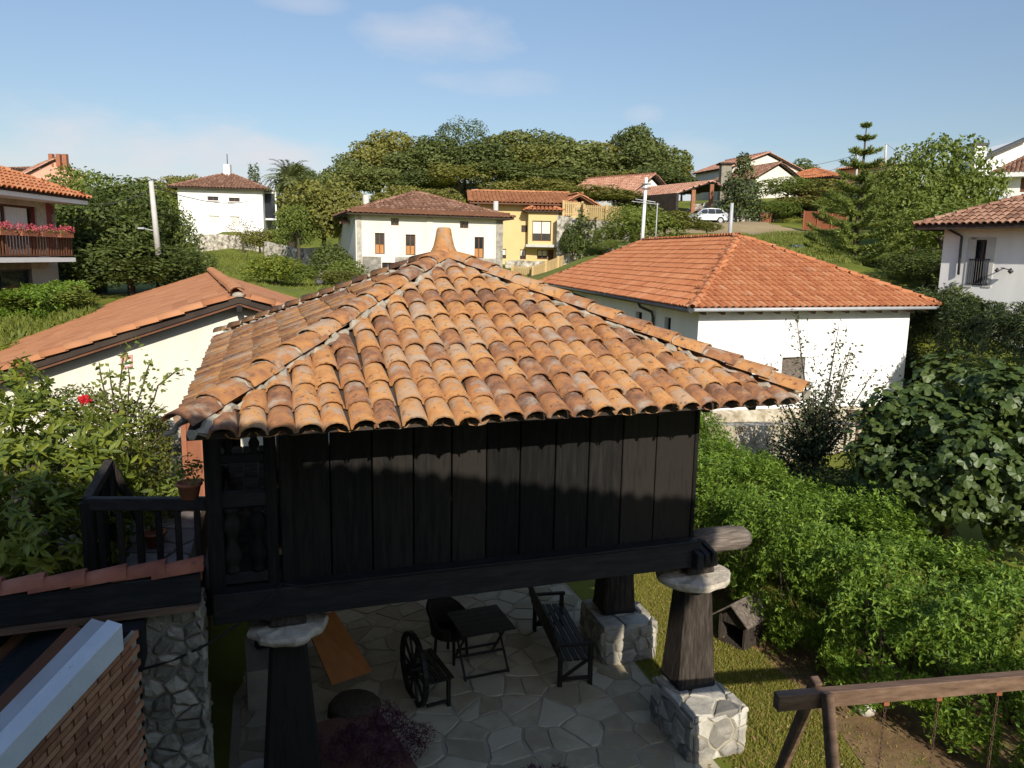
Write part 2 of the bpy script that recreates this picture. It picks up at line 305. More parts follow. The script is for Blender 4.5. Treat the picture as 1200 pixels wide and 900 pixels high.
# ------------------------------------------------------------------ terrain
CP = np.array([(0,9,0),(-3,12,0),(2,14,0),(4,9,0),(3,6,0),(0,4,0),(-3,5,0),(5,11,0),(1,17,.1),(6,7,0),(0,-5,0),(6,0,0),(-6,0,.3),(4,16,.15),(9,9,.3),
  (7.5,14,.5),(10,15,.8),(5,20,.9),(8,19.5,.7),(12,22,.9),(10,21,.8),(14.5,26,1.7),(3,26,2.2),(10,30,2.8),(1,33,3.0),(-1,22,1.6),(-4,18,1.2),
  (-6,12,1.6),(-9,9,1.5),(-9,14,1.7),(-14,10,1.8),(-14,18,2.2),(-17,30,3.8),(-20,24,3.6),(-16,34,4.0),(-12,36,3.6),(-14,40,4.2),(-26,32,4.2),
  (-18,48,4.1),(-12,45,3.8),(-9,48,4.0),(-20,60,5.0),(-25,70,5.6),(-14,62,4.9),(-36,83,6.6),(-28,83,6.8),(-33,78,5.7),(-26,78,5.8),(-22,66,4.6),(-31,88,8.4),(-45,80,7.5),(-56,95,11),(-24,90,9),
  (-11,53,3.5),(-1,55,4.2),(-6,54,3.8),(-11,60,4.3),(0,60,5),(-6,64,5.2),(-3,65,5.3),(5,65,5.3),(5.5,70,6.5),(9,68,8.6),(8,52,6.2),(13,50,7.0),(8,42,5.2),(16,45,6.6),(14,38,5.0),
  (14,58,7.9),(20,58,7.6),(22,65,8.2),(28,66,8.5),(17,75,9.35),(13,75,9.4),(22,77,9.6),(17,84,11.0),(11,88,11.5),(26,88,12.2),(30,96,13.4),(24,96,13.0),
  (20,46,5.3),(24,50,5.4),(30,52,5.6),(18,30,3.9),(24,30,4.2),(19,24,2.6),(16,19,1.5),(22,16,1.8),(36,62,9.8),(44,64,10.6),(40,100,13.8),(52,98,13.8),(60,80,12),
  (-8,85,9.5),(4,90,11.0),(12,98,13),(-24,108,12.5),(-12,112,14.0),(0,112,14.5),(10,112,15),(20,112,14),(-10,130,17.5),(4,132,18),(16,132,17.5),(28,125,14),
  (-40,118,11.5),(0,165,16),(60,140,14),(-70,130,13),(-100,60,10),(110,70,12),(-60,20,6),(70,20,5),(-40,-20,0),(40,-20,0),(0,-60,-2),
  (-300,300,14),(0,300,15),(300,300,16),(-400,0,8),(400,0,8),(0,900,18),(600,900,18),(-600,900,18)], float)
def gz(x, y):
    x = np.atleast_1d(np.asarray(x, float)); y = np.atleast_1d(np.asarray(y, float)); out = np.empty(len(x))
    for i in range(0, len(x), 20000):
        d2 = (x[i:i+20000, None]-CP[:, 0])**2+(y[i:i+20000, None]-CP[:, 1])**2+.5; w = d2**-1.9
        out[i:i+20000] = (w@CP[:, 2])/w.sum(1)
    dx = np.maximum(np.abs(x-.6)-4.2, 0); dy = np.maximum(np.abs(y-8.5)-6.5, 0)      # the level yard under and round the granary
    k = np.clip(np.hypot(dx, dy)/2.0, 0, 1); k = k*k*(3-2*k)
    return out*k
def G0(x, y): return float(gz(x, y)[0])
def sheet(name, mat_, xs, ys, dz=0.0):
    X, Y = np.meshgrid(xs, ys); Z = gz(X.ravel(), Y.ravel())+dz; n = len(xs)
    V = np.stack([X.ravel(), Y.ravel(), Z], 1); i = np.arange(len(ys)-1)[:, None]*n+np.arange(n-1)[None]; i = i.ravel()
    return tag(link(name, np_mesh(name, V, np.stack([i, i+1, i+n+1, i+n], 1), mat_, True)), kind='structure')
m_ground = mat('meadow ground', [(.07,.09,.012),(.13,.15,.018),(.20,.20,.03)], .35, .95, .5, 6, detail=10, lo=.3, hi=.72, spots=[((.16,.11,.05), .12, .60, .72, .7), ((.17,.16,.05), 1.1, .58, .72, .6)])
sheet('ground', m_ground, 12*np.sinh(np.linspace(-4.6, 4.6, 230)), 12+14*np.sinh(np.linspace(-2.4, 5.2, 250)))
m_soil = mat('bare soil', [(.12,.072,.036),(.19,.12,.06),(.25,.17,.085)], 2.5, .95, .6, 14, spots=[((.13,.14,.03), 2.2, .56, .68, .7)])
def drape(name, mat_, poly, step, dz):     # an irregular patch laid over the terrain
    poly = np.array(poly, float); lo, hi = poly.min(0), poly.max(0)
    xs = np.arange(lo[0], hi[0]+step, step); ys = np.arange(lo[1], hi[1]+step, step); X, Y = np.meshgrid(xs, ys)
    def inside(px, py):
        c = np.zeros(px.shape, bool); n = len(poly)
        for i in range(n):
            x0, y0 = poly[i]; x1, y1 = poly[(i+1) % n]
            m = ((y0 > py) != (y1 > py)) & (px < (x1-x0)*(py-y0)/((y1-y0) or 1e-9)+x0); c ^= m
        return c
    n = len(xs); Z = gz(X.ravel(), Y.ravel())+dz; V = np.stack([X.ravel(), Y.ravel(), Z], 1)
    i = (np.arange(len(ys)-1)[:, None]*n+np.arange(n-1)[None]).ravel()
    cx = X.ravel()[i]+step/2; cy = Y.ravel()[i]+step/2; k = inside(cx+rng.normal(0, step*.5, len(cx)), cy+rng.normal(0, step*.5, len(cx))); i = i[k]
    return tag(link(name, np_mesh(name, V, np.stack([i, i+1, i+n+1, i+n], 1), mat_, True)), kind='structure')
# ------------------------------------------------------------------ stones and tiles
def clip(poly, p, n):                      # keep the side where (q-p).n <= 0
    out = []
    for i in range(len(poly)):
        a, b = poly[i], poly[(i+1) % len(poly)]; da = (a-p)@n; db = (b-p)@n
        if da <= 0: out.append(a)
        if (da < 0 < db) or (db < 0 < da): out.append(a+(b-a)*da/(da-db))
    return out
def cells(poly, sx, sy, jit=.38):          # irregular stones that fill a convex polygon
    poly = [np.array(p, float) for p in poly]; P = np.array(poly); lo, hi = P.min(0), P.max(0); seeds = []
    ny = max(1, round((hi[1]-lo[1])/sy)); nx = max(1, round((hi[0]-lo[0])/sx))
    for j in range(-1, ny+1):
        for i in range(-1, nx+1):
            seeds.append((lo[0]+(i+.5+(.5 if j % 2 else 0)+random.uniform(-jit, jit))*(hi[0]-lo[0])/nx, lo[1]+(j+.5+random.uniform(-jit, jit))*(hi[1]-lo[1])/ny))
    Sd = np.array(seeds); out = []; area2 = np.array([sx, sy])
    for k, s in enumerate(Sd):
        c = [p.copy() for p in poly]
        for o in np.argsort((((Sd-s)/area2)**2).sum(1))[1:22]:
            c = clip(c, (s+Sd[o])/2, Sd[o]-s)
            if len(c) < 3: break
        if len(c) >= 3:
            q = [c[0]]
            for p in c[1:]:
                if np.linalg.norm(p-q[-1]) > .02: q.append(p)
            if len(q) >= 3 and np.linalg.norm(q[0]-q[-1]) < .02: q.pop()
            if len(q) >= 3:
                a = abs(sum(q[i][0]*q[(i+1) % len(q)][1]-q[(i+1) % len(q)][0]*q[i][1] for i in range(len(q))))/2
                if a > .04*sx*sy: out.append(q)
    return out
def stone_mesh(name, cell, O, u, v, w, gap, h, bev, mat_):
    c = sum(cell)/len(cell); q_ = []
    for i in range(len(cell)):               # broken edges: each side gets a kink
        a, b = cell[i], cell[(i+1) % len(cell)]; q_.append(a+(c-a)*random.uniform(.0, .10))
        if np.linalg.norm(b-a) > .10: q_.append((a+b)/2+(c-(a+b)/2)*random.uniform(-.02, .13)+(b-a)*random.uniform(-.15, .15))
    cell = q_; O, u, v, w = (np.array(x, float) for x in (O, u, v, w))
    def ring(g, d, jz=0):
        r = []
        for p in cell:
            q = p-c; l = np.linalg.norm(q)+1e-9; q = c+q*max(.3, (l-g)/l); r.append(O+u*q[0]+v*q[1]+w*(d+random.uniform(-jz, jz)))
        return r
    n = len(cell); V = ring(gap, -.03)+ring(gap*1.1, h-bev, bev*.3)+ring(gap+bev*1.3, h, bev*.55)
    V.append(O+u*c[0]+v*c[1]+w*(h+bev*.25))
    Fs = [(r*n+i, r*n+(i+1) % n, (r+1)*n+(i+1) % n, (r+1)*n+i) for r in (0, 1) for i in range(n)]+[(2*n+i, 2*n+(i+1) % n, 3*n) for i in range(n)]
    mb = MB(); mb.add(V, Fs); return mb.mesh(name, mat_)
def stone_face(parent, name, O, u, v, w, poly, sx, sy, gap, h, bev, mat_, hv=.4):
    for c in cells(poly, sx, sy): link(name, stone_mesh(name, c, O, u, v, w, gap, h*random.uniform(1-hv, 1+hv), bev, mat_), parent)
def tile_arrays(r0, r1, L, th, seg=6, ht=1.0, flip=False, lift=.03):
    V, Fc = [], []
    for k in range(seg+1):
        a = math.pi*k/seg
        for rr, y, dz in ((r0, 0, lift), (r1, L, 0)):
            V.append((rr*math.cos(a), y, rr*ht*math.sin(a)+dz)); V.append(((rr-th)*math.cos(a), y, (rr-th)*ht*math.sin(a)+dz))
    for k in range(seg):
        b = k*4; Fc += [(b+2, b+6, b+4, b), (b+5, b+7, b+3, b+1), (b+4, b+5, b+1, b)]
    V = np.array(V)
    if flip: V[:, 2] = -V[:, 2]+.02; Fc = [tuple(reversed(f)) for f in Fc]
    return V, np.array(Fc)
def many(base, frames):                    # base (V,F) repeated at frames [(3x3, origin)] as one mesh
    V, Fc = base; Rm = np.array([f[0] for f in frames]); T = np.array([f[1] for f in frames])
    VV = np.einsum('nij,kj->nki', Rm, V)+T[:, None]; FF = Fc[None]+(np.arange(len(frames))*len(V))[:, None, None]
    return VV.reshape(-1, 3), FF.reshape(-1, Fc.shape[1])
def face_frames(poly3, pitch, row, L, jit=.012, yaw=.02, margin=.05, over=.06, stag=0.0):
    """tile frames for a roof face whose first edge (poly3[0] to poly3[1]) is the eave; yields (R, origin)"""
    P = [np.array(p, float) for p in poly3]; e = nrm(P[1]-P[0]); nv = np.zeros(3)
    for i in range(1, len(P)-1): nv += np.cross(P[i]-P[0], P[i+1]-P[0])
    nv = nrm(nv); nv = nv if nv[2] > 0 else -nv; up = nrm(np.cross(nv, e)); 
    q = [np.array([(p-P[0])@e, (p-P[0])@up]) for p in P]; n = len(q); ar = sum(q[i][0]*q[(i+1) % n][1]-q[(i+1) % n][0]*q[i][1] for i in range(n))
    def ins(p):
        for i in range(n):
            a, b = q[i], q[(i+1) % n]; d = b-a; nn = nrm(np.array([d[1], -d[0]])*(1 if ar > 0 else -1))
            if (p-a)@nn > (margin if i else .3): return False
        return True
    lo = np.min(q, 0); hi = np.max(q, 0); out = []
    for j in range(int((hi[0]-lo[0])/pitch)+2):
        s = lo[0]+(j+.5)*pitch
        for i in range(int((hi[1])/row)+2):
            t = i*row-over
            if not ins(np.array([s, t+L*.45])): continue
            a = random.gauss(0, yaw); ds = random.gauss(0, jit); dt = random.gauss(0, jit)
            x = e*math.cos(a)+up*math.sin(a); y = up*math.cos(a)-e*math.sin(a)
            out.append((np.stack([x, y, nv], 1), P[0]+e*(s+ds)+up*(t+dt)+nv*.01))
    return out, e, up, nv
def ridge_frames(p, q, step, over=0.0):    # cap tiles laid along a ridge or hip, from the low end p to q
    p, q = np.array(p, float), np.array(q, float); d = nrm(q-p); x = nrm(np.cross(d, (0, 0, 1))); z = np.cross(x, d); L = np.linalg.norm(q-p)
    return [(np.stack([x, d, z], 1), p+d*(i*step-over)+z*random.uniform(0, .012)+x*random.gauss(0, .012)) for i in range(int((L+over)/step))]
T_BASE = tile_arrays(.118, .092, .47, .016, 6, .92)
T_FAR = tile_arrays(.118, .10, .45, .02, 4, .85)
def roof(parent, eaves, ridge, mat_, pitch=.25, row=.38, gable=None, base=None, name='roof', deck_t=.1, caps=True, scale=1.0, soffit=None):
    """hip or gable roof over four eave corners (anticlockwise from above) and two ridge points, in world coordinates"""
    E_ = [np.array(p, float) for p in eaves]; R0, R1 = (np.array(p, float) for p in ridge)
    faces = [[E_[0], E_[1], R0], [E_[1], E_[2], R1, R0], [E_[2], E_[3], R1], [E_[3], E_[0], R0, R1]]
    M = (Matrix.Translation(parent.location) @ parent.rotation_euler.to_matrix().to_4x4()).inverted(); M3 = np.array(M.to_3x3()); Mt = np.array(M.translation)
    d = MB(); dn = np.array([0, 0, -deck_t])
    for kf, f in enumerate(faces):
        if gable and kf in (0, 2): continue
        d.add([p for p in f]+[p+dn for p in f], [tuple(range(len(f))), tuple(reversed(range(len(f), 2*len(f))))]+[(i, len(f)+i, len(f)+(i+1) % len(f), (i+1) % len(f)) for i in range(len(f))])
    rf = d.build(name, soffit or m_deck, parent, world=True)
    fr = []
    for k, f in enumerate(faces):
        if gable and k in (0, 2): continue
        fr += face_frames(f, pitch, row, .47*row/.38, jit=.006, yaw=.008)[0]
    V, Fc = base or T_FAR; V = V*np.array([pitch/.25, row/.38, pitch/.25])
    cf = []
    if caps:
        ln = [(E_[0], R0), (E_[1], R0), (E_[2], R1), (E_[3], R1)]
        if np.linalg.norm(R1-R0) > .5: ln.append((R0, R1))
        for a, b in ln: cf += [(r, o+r[:, 2]*.04) for r, o in ridge_frames(a, b, row, .05)]
    VV, FF = many((V, Fc), fr+cf); VV = VV@M3.T+Mt
    t = link('tile_covering', np_mesh('tile_covering', VV, FF, mat_), rf); t['kind'] = 'stuff'
    return rf
# ------------------------------------------------------------------ houses
def fit_rect(O, e, q):                      # pixel box (x0,y0,x1,y1) on the wall plane -> u, z, w, h
    O = np.array(O, float); n = np.array([e[1], -e[0], 0]); a = at_plane(q[0], q[1], O, n); b = at_plane(q[2], q[3], O, n)
    u0, u1 = (a-O)[:2]@e[:2], (b-O)[:2]@e[:2]; return [min(u0, u1), min(a[2], b[2]), abs(u1-u0), abs(a[2]-b[2])]
def wall_run(mb, O, e, w, z0, z1, holes, inn, dep=.16):
    us = sorted({0.0, w}|{h[0] for h in holes}|{h[0]+h[2] for h in holes}); zs = sorted({z0, z1}|{h[1] for h in holes}|{h[1]+h[3] for h in holes})
    P = lambda u, z, d=0: (O[0]+e[0]*u+inn[0]*d, O[1]+e[1]*u+inn[1]*d, z)
    for a, b in zip(us, us[1:]):
        for c, d in zip(zs, zs[1:]):
            if any(h[0]-1e-6 <= a and b <= h[0]+h[2]+1e-6 and h[1]-1e-6 <= c and d <= h[1]+h[3]+1e-6 for h in holes): continue
            mb.poly(P(a, c), P(b, c), P(b, d), P(a, d))
    for u, z, w_, h in [q[:4] for q in holes]:
        for (a, b) in (((u, z), (u+w_, z)), ((u+w_, z), (u+w_, z+h)), ((u+w_, z+h), (u, z+h)), ((u, z+h), (u, z))):
            mb.poly(P(*b), P(*a), P(*a, dep), P(*b, dep))
def window(parent, O, e, inn, rect, style='plain', dep=.13, fm=None, label=None):
    u, z, w, h = rect; e = np.array([e[0], e[1], 0]); inn = np.array([inn[0], inn[1], 0]); O = np.array([O[0], O[1], 0.])
    P = lambda a, b, d=dep: O+e*(u+a)+np.array([0, 0, z+b])+inn*d
    t = min(.07, w*.09); mb = MB()
    for a, b, c, d in ((0, 0, w, t), (0, h-t, w, h), (0, t, t, h-t), (w-t, t, w, h-t)):
        mb.hexa([P(a, b), P(c, b), P(c, b, dep+.05), P(a, b, dep+.05), P(a, d), P(c, d), P(c, d, dep+.05), P(a, d, dep+.05)])
    if style in ('plain', 'blind', 'half') and w > .5:
        a, c = w/2-t/2, w/2+t/2; mb.hexa([P(a, t, dep+.004), P(c, t, dep+.004), P(c, t, dep+.05), P(a, t, dep+.05), P(a, h-t, dep+.004), P(c, h-t, dep+.004), P(c, h-t, dep+.05), P(a, h-t, dep+.05)])
    f = mb.build('window', fm or m_frame, parent, world=True, label=label)
    def pl(nm, b0, b1, m, d=dep+.03, a0=0, a1=w):
        MBp = MB(); MBp.hexa([P(a0, b0, d), P(a1, b0, d), P(a1, b0, d+.02), P(a0, b0, d+.02), P(a0, b1, d), P(a1, b1, d), P(a1, b1, d+.02), P(a0, b1, d+.02)])
        o = MBp.build(nm, m, None, world=False); M = (Matrix.Translation(parent.location) @ parent.rotation_euler.to_matrix().to_4x4()).inverted()
        o.data.transform(M); o.parent = f; return o
    if style == 'half':                     # glazed above, wooden panels below
        pl('pane', h*.45, h, m_glass); pl('shutter_panel', t, h*.45, m_shutter, dep+.012, t, w/2-t/2); pl('shutter_panel', t, h*.45, m_shutter, dep+.012, w/2+t/2, w-t)
    elif style == 'blind': pl('blind', h*.38, h-t, m_blind, dep+.015, t, w-t); pl('pane', 0, h*.40, m_glass)
    elif style == 'shut': pl('blind', 0, h, m_blind)
    elif style == 'shutgrey': pl('shutter_panel', 0, h, m_greywood, dep-.02)
    elif style == 'shutdark': pl('shutter_panel', 0, h, m_frame, dep-.02)
    else: pl('pane', 0, h, m_glass)
    return f
def house_walls(parent, quad, z0, z1, wm, openings=None, name='wall', fm=None, split=None, label=None):
    """quad: four plan corners anticlockwise; side k runs quad[k] to quad[k+1]; openings {side: [(u,z,w,h,style)]}"""
    openings = openings or {}; quad = [np.array(p[:2], float) for p in quad]; cen = sum(quad)/4; mb = MB(); wins = []
    for k in range(4):
        a, b = quad[k], quad[(k+1) % 4]; e = (b-a)/np.linalg.norm(b-a); inn = np.array([-e[1], e[0]])
        hs = openings.get(k, []); wall_run(mb, a, e, float(np.linalg.norm(b-a)), z0, z1, [h[:4] for h in hs], inn); wins += [(a, e, inn, h) for h in hs]
    o = mb.build(name, wm, parent, world=True, label=label)
    for a, e, inn, h in wins: window(parent, a, e, inn, h[:4], h[4] if len(h) > 4 else 'plain', fm=h[5] if len(h) > 5 else fm)
    return o
def offset(quad, d):                        # plan quad pushed outwards by d
    q = [np.array(p[:2], float) for p in quad]; out = []
    for k in range(4):
        e1 = nrm(q[k]-q[k-1]); e2 = nrm(q[(k+1) % 4]-q[k]); n1 = np.array([e1[1], -e1[0]]); n2 = np.array([e2[1], -e2[0]]); A = np.array([n1, n2])
        out.append(q[k]+np.linalg.solve(A, np.array([d, d])))
    return out
# ------------------------------------------------------------------ foliage
def leaf_quads(P, Nn, L, Wd, lean=.0, jl=.35, dirs=None, cup=.15):
    n = len(P); Nn = Nn/(np.linalg.norm(Nn, axis=1, keepdims=True)+1e-9)
    d = dirs if dirs is not None else rng.normal(size=(n, 3)); d = d-Nn*(d*Nn).sum(1, keepdims=True); d /= np.linalg.norm(d, axis=1, keepdims=True)+1e-9
    d = d+Nn*lean; d /= np.linalg.norm(d, axis=1, keepdims=True); s = np.cross(Nn, d); s /= np.linalg.norm(s, axis=1, keepdims=True)+1e-9
    l = L*(1+rng.uniform(-jl, jl, (n, 1))); w = Wd*(1+rng.uniform(-jl, jl, (n, 1)))
    a = P; b = P+d*l*.45+s*w*.5+Nn*cup*w; c = P+d*l; e = P+d*l*.45-s*w*.5+Nn*cup*w
    V = np.stack([a, b, c, e], 1).reshape(-1, 3); i = np.arange(n)*4
    return V, np.stack([i, i+1, i+2, i+3], 1)
def blob_points(blobs, n, shell=.4, nj=.55, up=.25, keep=None):
    B = np.array(blobs, float); w = (B[:, 3]*B[:, 4]+B[:, 4]*B[:, 5]+B[:, 3]*B[:, 5]); w /= w.sum(); k = rng.choice(len(B), n, p=w)
    d = rng.normal(size=(n, 3)); d /= np.linalg.norm(d, axis=1, keepdims=True); r = 1-shell*rng.random((n, 1))**1.7
    P = B[k, :3]+d*r*B[k, 3:6]; Nn = d+rng.normal(size=(n, 3))*nj; Nn[:, 2] += up
    m = np.ones(n, bool)
    for b in B[:400]:                       # drop leaves buried deep inside another clump
        q = (P-b[:3])/b[3:6]; m &= (q*q).sum(1) > .30
    return P[m], Nn[m]
def crown_blobs(c, R, m, sub=(.30, .48), low=-.6):
    out = []
    while len(out) < m:
        d = rng.normal(size=3); d /= np.linalg.norm(d)
        if d[2] < low: continue
        f = rng.uniform(.45, .80); s = rng.uniform(*sub); out.append([c[i]+d[i]*R[i]*f for i in range(3)]+[R[i]*s*rng.uniform(.85, 1.15) for i in range(3)])
    return out
def crown(parent, blobs, n, L, Wd, mat_, name='crown', **k):
    P, Nn = blob_points(blobs, n, **k); V, Fc = leaf_quads(P, Nn, L, Wd); return link(name, np_mesh(name, V, Fc, mat_), parent)
def trunk(parent, h, r, limbs=5, spread=.5, mat_=None, name='trunk', base=-.3, c=(0, 0)):
    mb = MB(); top = np.array([c[0]+random.uniform(-.1, .1)*h*.3, c[1]+random.uniform(-.1, .1)*h*.3, h*.72])
    mid = np.array([(c[0]+top[0])/2+random.uniform(-.04, .04)*h, (c[1]+top[1])/2, h*.38])
    mb.tube([(c[0], c[1], base), (c[0], c[1], .1), mid, top], [r*1.35, r, r*.75, r*.35], 8)
    for i in range(limbs):
        a = 2*math.pi*i/limbs+random.uniform(-.4, .4); t = random.uniform(.35, .9); p = mid*(1-t)+top*t if t > .4 else mid
        q = p+np.array([math.cos(a)*spread*h*.5, math.sin(a)*spread*h*.5, h*random.uniform(.12, .28)]); mb.tube([p, (p+q)/2+np.array([0, 0, -.03*h]), q], [r*.45, r*.3, r*.12], 6)
    return mb.build(name, mat_ or m_bark, parent)
def bush(name, label, cat, c, R, m, n, L, Wd, mat_, group=None, stem=True, low=-.5, shell=.5):
    t = thing(name, label, cat, (c[0], c[1], c[2]), 0, group)
    crown(t, crown_blobs((0, 0, R[2]*.95), R, m, low=low), n, L, Wd, mat_, 'foliage', shell=shell)
    if stem: trunk(t, R[2]*1.3, .03+R[2]*.03, 6, .6, name='stem')
    return t
# ------------------------------------------------------------------ granary
GA = np.array([2.3, 9.2, 0.0]); GR = R_(18.0)
_gx = np.array([math.cos(GR), math.sin(GR), 0]); _gy = np.array([-math.sin(GR), math.cos(GR), 0])
def GL(a, n, z=0.0): return GA+_gx*a+_gy*n+np.array([0, 0, z])
gr = thing('granary', 'raised black timber granary under a lichen-stained hipped clay tile roof', 'granary', GA, GR)
EZ = 4.40; E4 = [np.array(p) for p in ((-5.76, -1.0, EZ-.01), (.68, -1.0, EZ+.05), (.68, 6.9, EZ+.03), (-5.80, 6.9, EZ))]; APEX = np.array([-2.53, 2.95, 5.93])
dk = MB()
for i in range(4):
    a, b = E4[i]*.985+APEX*.015, E4[(i+1) % 4]*.985+APEX*.015
    dk.add([a, b, APEX, a-(0, 0, .06), b-(0, 0, .06), APEX-(0, 0, .06)], [(0, 1, 2), (5, 4, 3), (0, 3, 4, 1)])
rf = dk.build('roof', m_deck, gr)
tile_vars = [np_mesh('roof_tile', *tile_arrays(.128*k, .106*k, .48, .017, 6, h), m_tile_old, 'tile') for k, h in ((1, .76), (1.03, .72), (.97, .80), (1.01, .84))]
hip_mesh = np_mesh('hip_tile', *tile_arrays(.175, .15, .50, .018, 6, .60), m_tile_old, 'tile')
chan = tile_arrays(.115, .10, .47, .014, 4, .55, flip=True)
n_obj = 0; rest = []; chans = []
def _plane(i):
    a, b = E4[i], E4[(i+1) % 4]; n = np.cross(b-a, APEX-a); return a, n
PL = [_plane(i) for i in range(4)]
def own(P, i, tol=.02):                    # is this roof face the lowest one above plan point P
    h = [a[2]-((P[0]-a[0])*n[0]+(P[1]-a[1])*n[1])/n[2] for a, n in PL]; return h[i] <= min(h)+tol
for k, (i0, i1) in enumerate(((0, 1), (3, 0), (1, 2), (2, 3))):
    f = [E4[i0], E4[i1], APEX]
    fr, e, up, nv = face_frames(f, .242, .375, .48, jit=.010, yaw=.020, over=.09 if k != 1 else .03, margin=.055 if k != 1 else .11)
    chans += [(r, o+e*.121-nv*.008+up*.13) for r, o in fr if own(o+e*.121+up*.58, i0, .01)]
    fr = [(r, o) for r, o in fr if own(o+up*.36, i0, .02)]
    for r, o in fr:
        if k < 2 and n_obj < 296:
            t = random.gauss(0, .012); r = r@np.array([[1, 0, 0], [0, 1, -t], [0, t, 1]])
            M = Matrix([[*r[0], o[0]], [*r[1], o[1]], [*r[2], o[2]], [0, 0, 0, 1]])
            ob = link('roof_tile', random.choice(tile_vars), rf); ob.matrix_basis = M; n_obj += 1
        else: rest.append((r, o))
mo = MB()
for i in (0, 1, 2, 3):
    lowp = E4[i]+np.array([0, 0, .05]); fr = ridge_frames(lowp, APEX+np.array([0, 0, .02]), .40, .0)
    d = nrm(APEX-E4[i]); x = nrm(np.cross(d, (0, 0, 1))); z = np.cross(x, d); L = np.linalg.norm(APEX-E4[i])
    for r, o in fr:
        o = o+z*.055
        if i < 2:
            M = Matrix([[*r[0], o[0]], [*r[1], o[1]], [*r[2], o[2]], [0, 0, 0, 1]]); ob = link('hip_tile', hip_mesh, rf); ob.matrix_basis = M
        else: rest.append((r, o))
    for s in (-1, 1):                      # mortar bed either side of the cap tiles
        pts = []; m = int(L/.065)
        for j in range(m+1): pts.append(E4[i]+d*(L*j/m)+x*s*(.150+random.gauss(0, .018))+z*(.045+random.gauss(0, .014)))
        mo.tube(pts, [max(.012, random.gauss(.042 if (i == 0 and s == 1) else .026, .015)) for _ in pts], 6, smooth=False)
    for r, o in fr[1:]:                    # a dab of mortar under each joint
        mo.tube([o+x*(.15*math.cos(t))+z*(.085*math.sin(t)+.06)+d*random.gauss(-.005, .012) for t in np.linspace(.1, 3.0, 8)], [max(.004, random.gauss(.012, .008)) for _ in range(8)], 5)
mo.build('mortar', m_mortar, rf)
t = link('roof_tile', np_mesh('roof_tile_rest', *many(tile_arrays(.128, .106, .48, .017, 6, .78), rest), m_tile_old, 'tile'), rf); t['kind'] = 'stuff'
t = link('channel_tile', np_mesh('channel_tile', *many(chan, chans), m_tile_old), rf); t['kind'] = 'stuff'
fn = MB(); prof = [(.36, -.14), (.30, .0), (.21, .08), (.155, .18), (.125, .30), (.105, .42), (.085, .455), (.03, .46)]
fn.lathe(prof, (APEX[0], APEX[1], APEX[2]), 14, .06); fn.build('finial', m_tile_old, rf)
# walls of upright planks
def plank(a, b, dep=.045, z0=2.56, z1=4.62, jit=.006):   # a, b plan points in granary space
    a, b = np.array([*a, 0]), np.array([*b, 0]); e = nrm(b-a); n = np.array([e[1], -e[0], 0]); o = n*random.uniform(-jit, jit)
    a, b = a+e*.008+o, b-e*.008+o; t1 = z1+random.uniform(-.01, .01)
    mb = MB(); mb.hexa([a+(0, 0, z0), b+(0, 0, z0), b-n*dep+(0, 0, z0), a-n*dep+(0, 0, z0), a+(0, 0, t1), b+(0, 0, t1), b-n*dep+(0, 0, t1), a-n*dep+(0, 0, t1)])
    return mb.build('plank', m_black, gr, bevel=.006)
ex = [-4.82, -4.42, -3.98, -3.53, -3.10, -2.70, -2.30, -1.87, -1.45, -1.02, -.57, 0.0]
for p, q in zip(ex, ex[1:]): plank((p, 0), (q, 0))
sy = list(np.linspace(.0, 5.9, 14))
for p, q in zip(sy, sy[1:]): plank((0, p), (0, q)); plank((-4.9, q), (-4.9, p))
for p, q in zip(ex[::-1], ex[::-1][1:]): plank((p, 5.9), (q, 5.9))
mb = MB(); mb.span((-4.85, .05, 2.45), (-.06, 5.84, 2.56)); mb.build('floor_deck', m_deck, gr)
mb = MB(); mb.span((-5.66, .06, 2.45), (-4.96, 5.84, 2.555)); mb.build('gallery_floor', m_deck, gr)
def part(name, m, bevel=.012, parent=None, label=None):
    def f(*bars):
        mb = MB()
        for b in bars: mb.bar(*b)
        return mb.build(name, m, parent or gr, bevel=bevel, label=label)
    return f
part('corner_post', m_black)(((-4.87, -.02, 2.56), (-4.87, -.02, 4.6), .12, .10, (0, 1, 0)))
part('corner_post', m_black)(((-.03, -.012, 2.57), (-.03, -.012, 4.6), .05, .04, (0, 1, 0)))
part('floor_beam', m_black_h)(((-5.62, -.10, 2.415), (.0, -.10, 2.415), .24, .32))
part('floor_beam', m_black_h)(((-5.62, 5.95, 2.41), (.1, 5.95, 2.41), .24, .31))
part('floor_beam', m_black_h)(((-5.66, .03, 2.40), (-5.66, 6.0, 2.40), .2, .30))
part('wall_plate', m_black_h)(((-5.35, -.06, 4.42), (.2, -.06, 4.42), .16, .18))
part('wall_plate', m_black_h)(((-5.60, .05, 4.25), (-5.60, 5.9, 4.25), .16, .18))
part('wall_plate', m_black_h)(((.06, .05, 4.42), (.06, 5.9, 4.42), .16, .18))
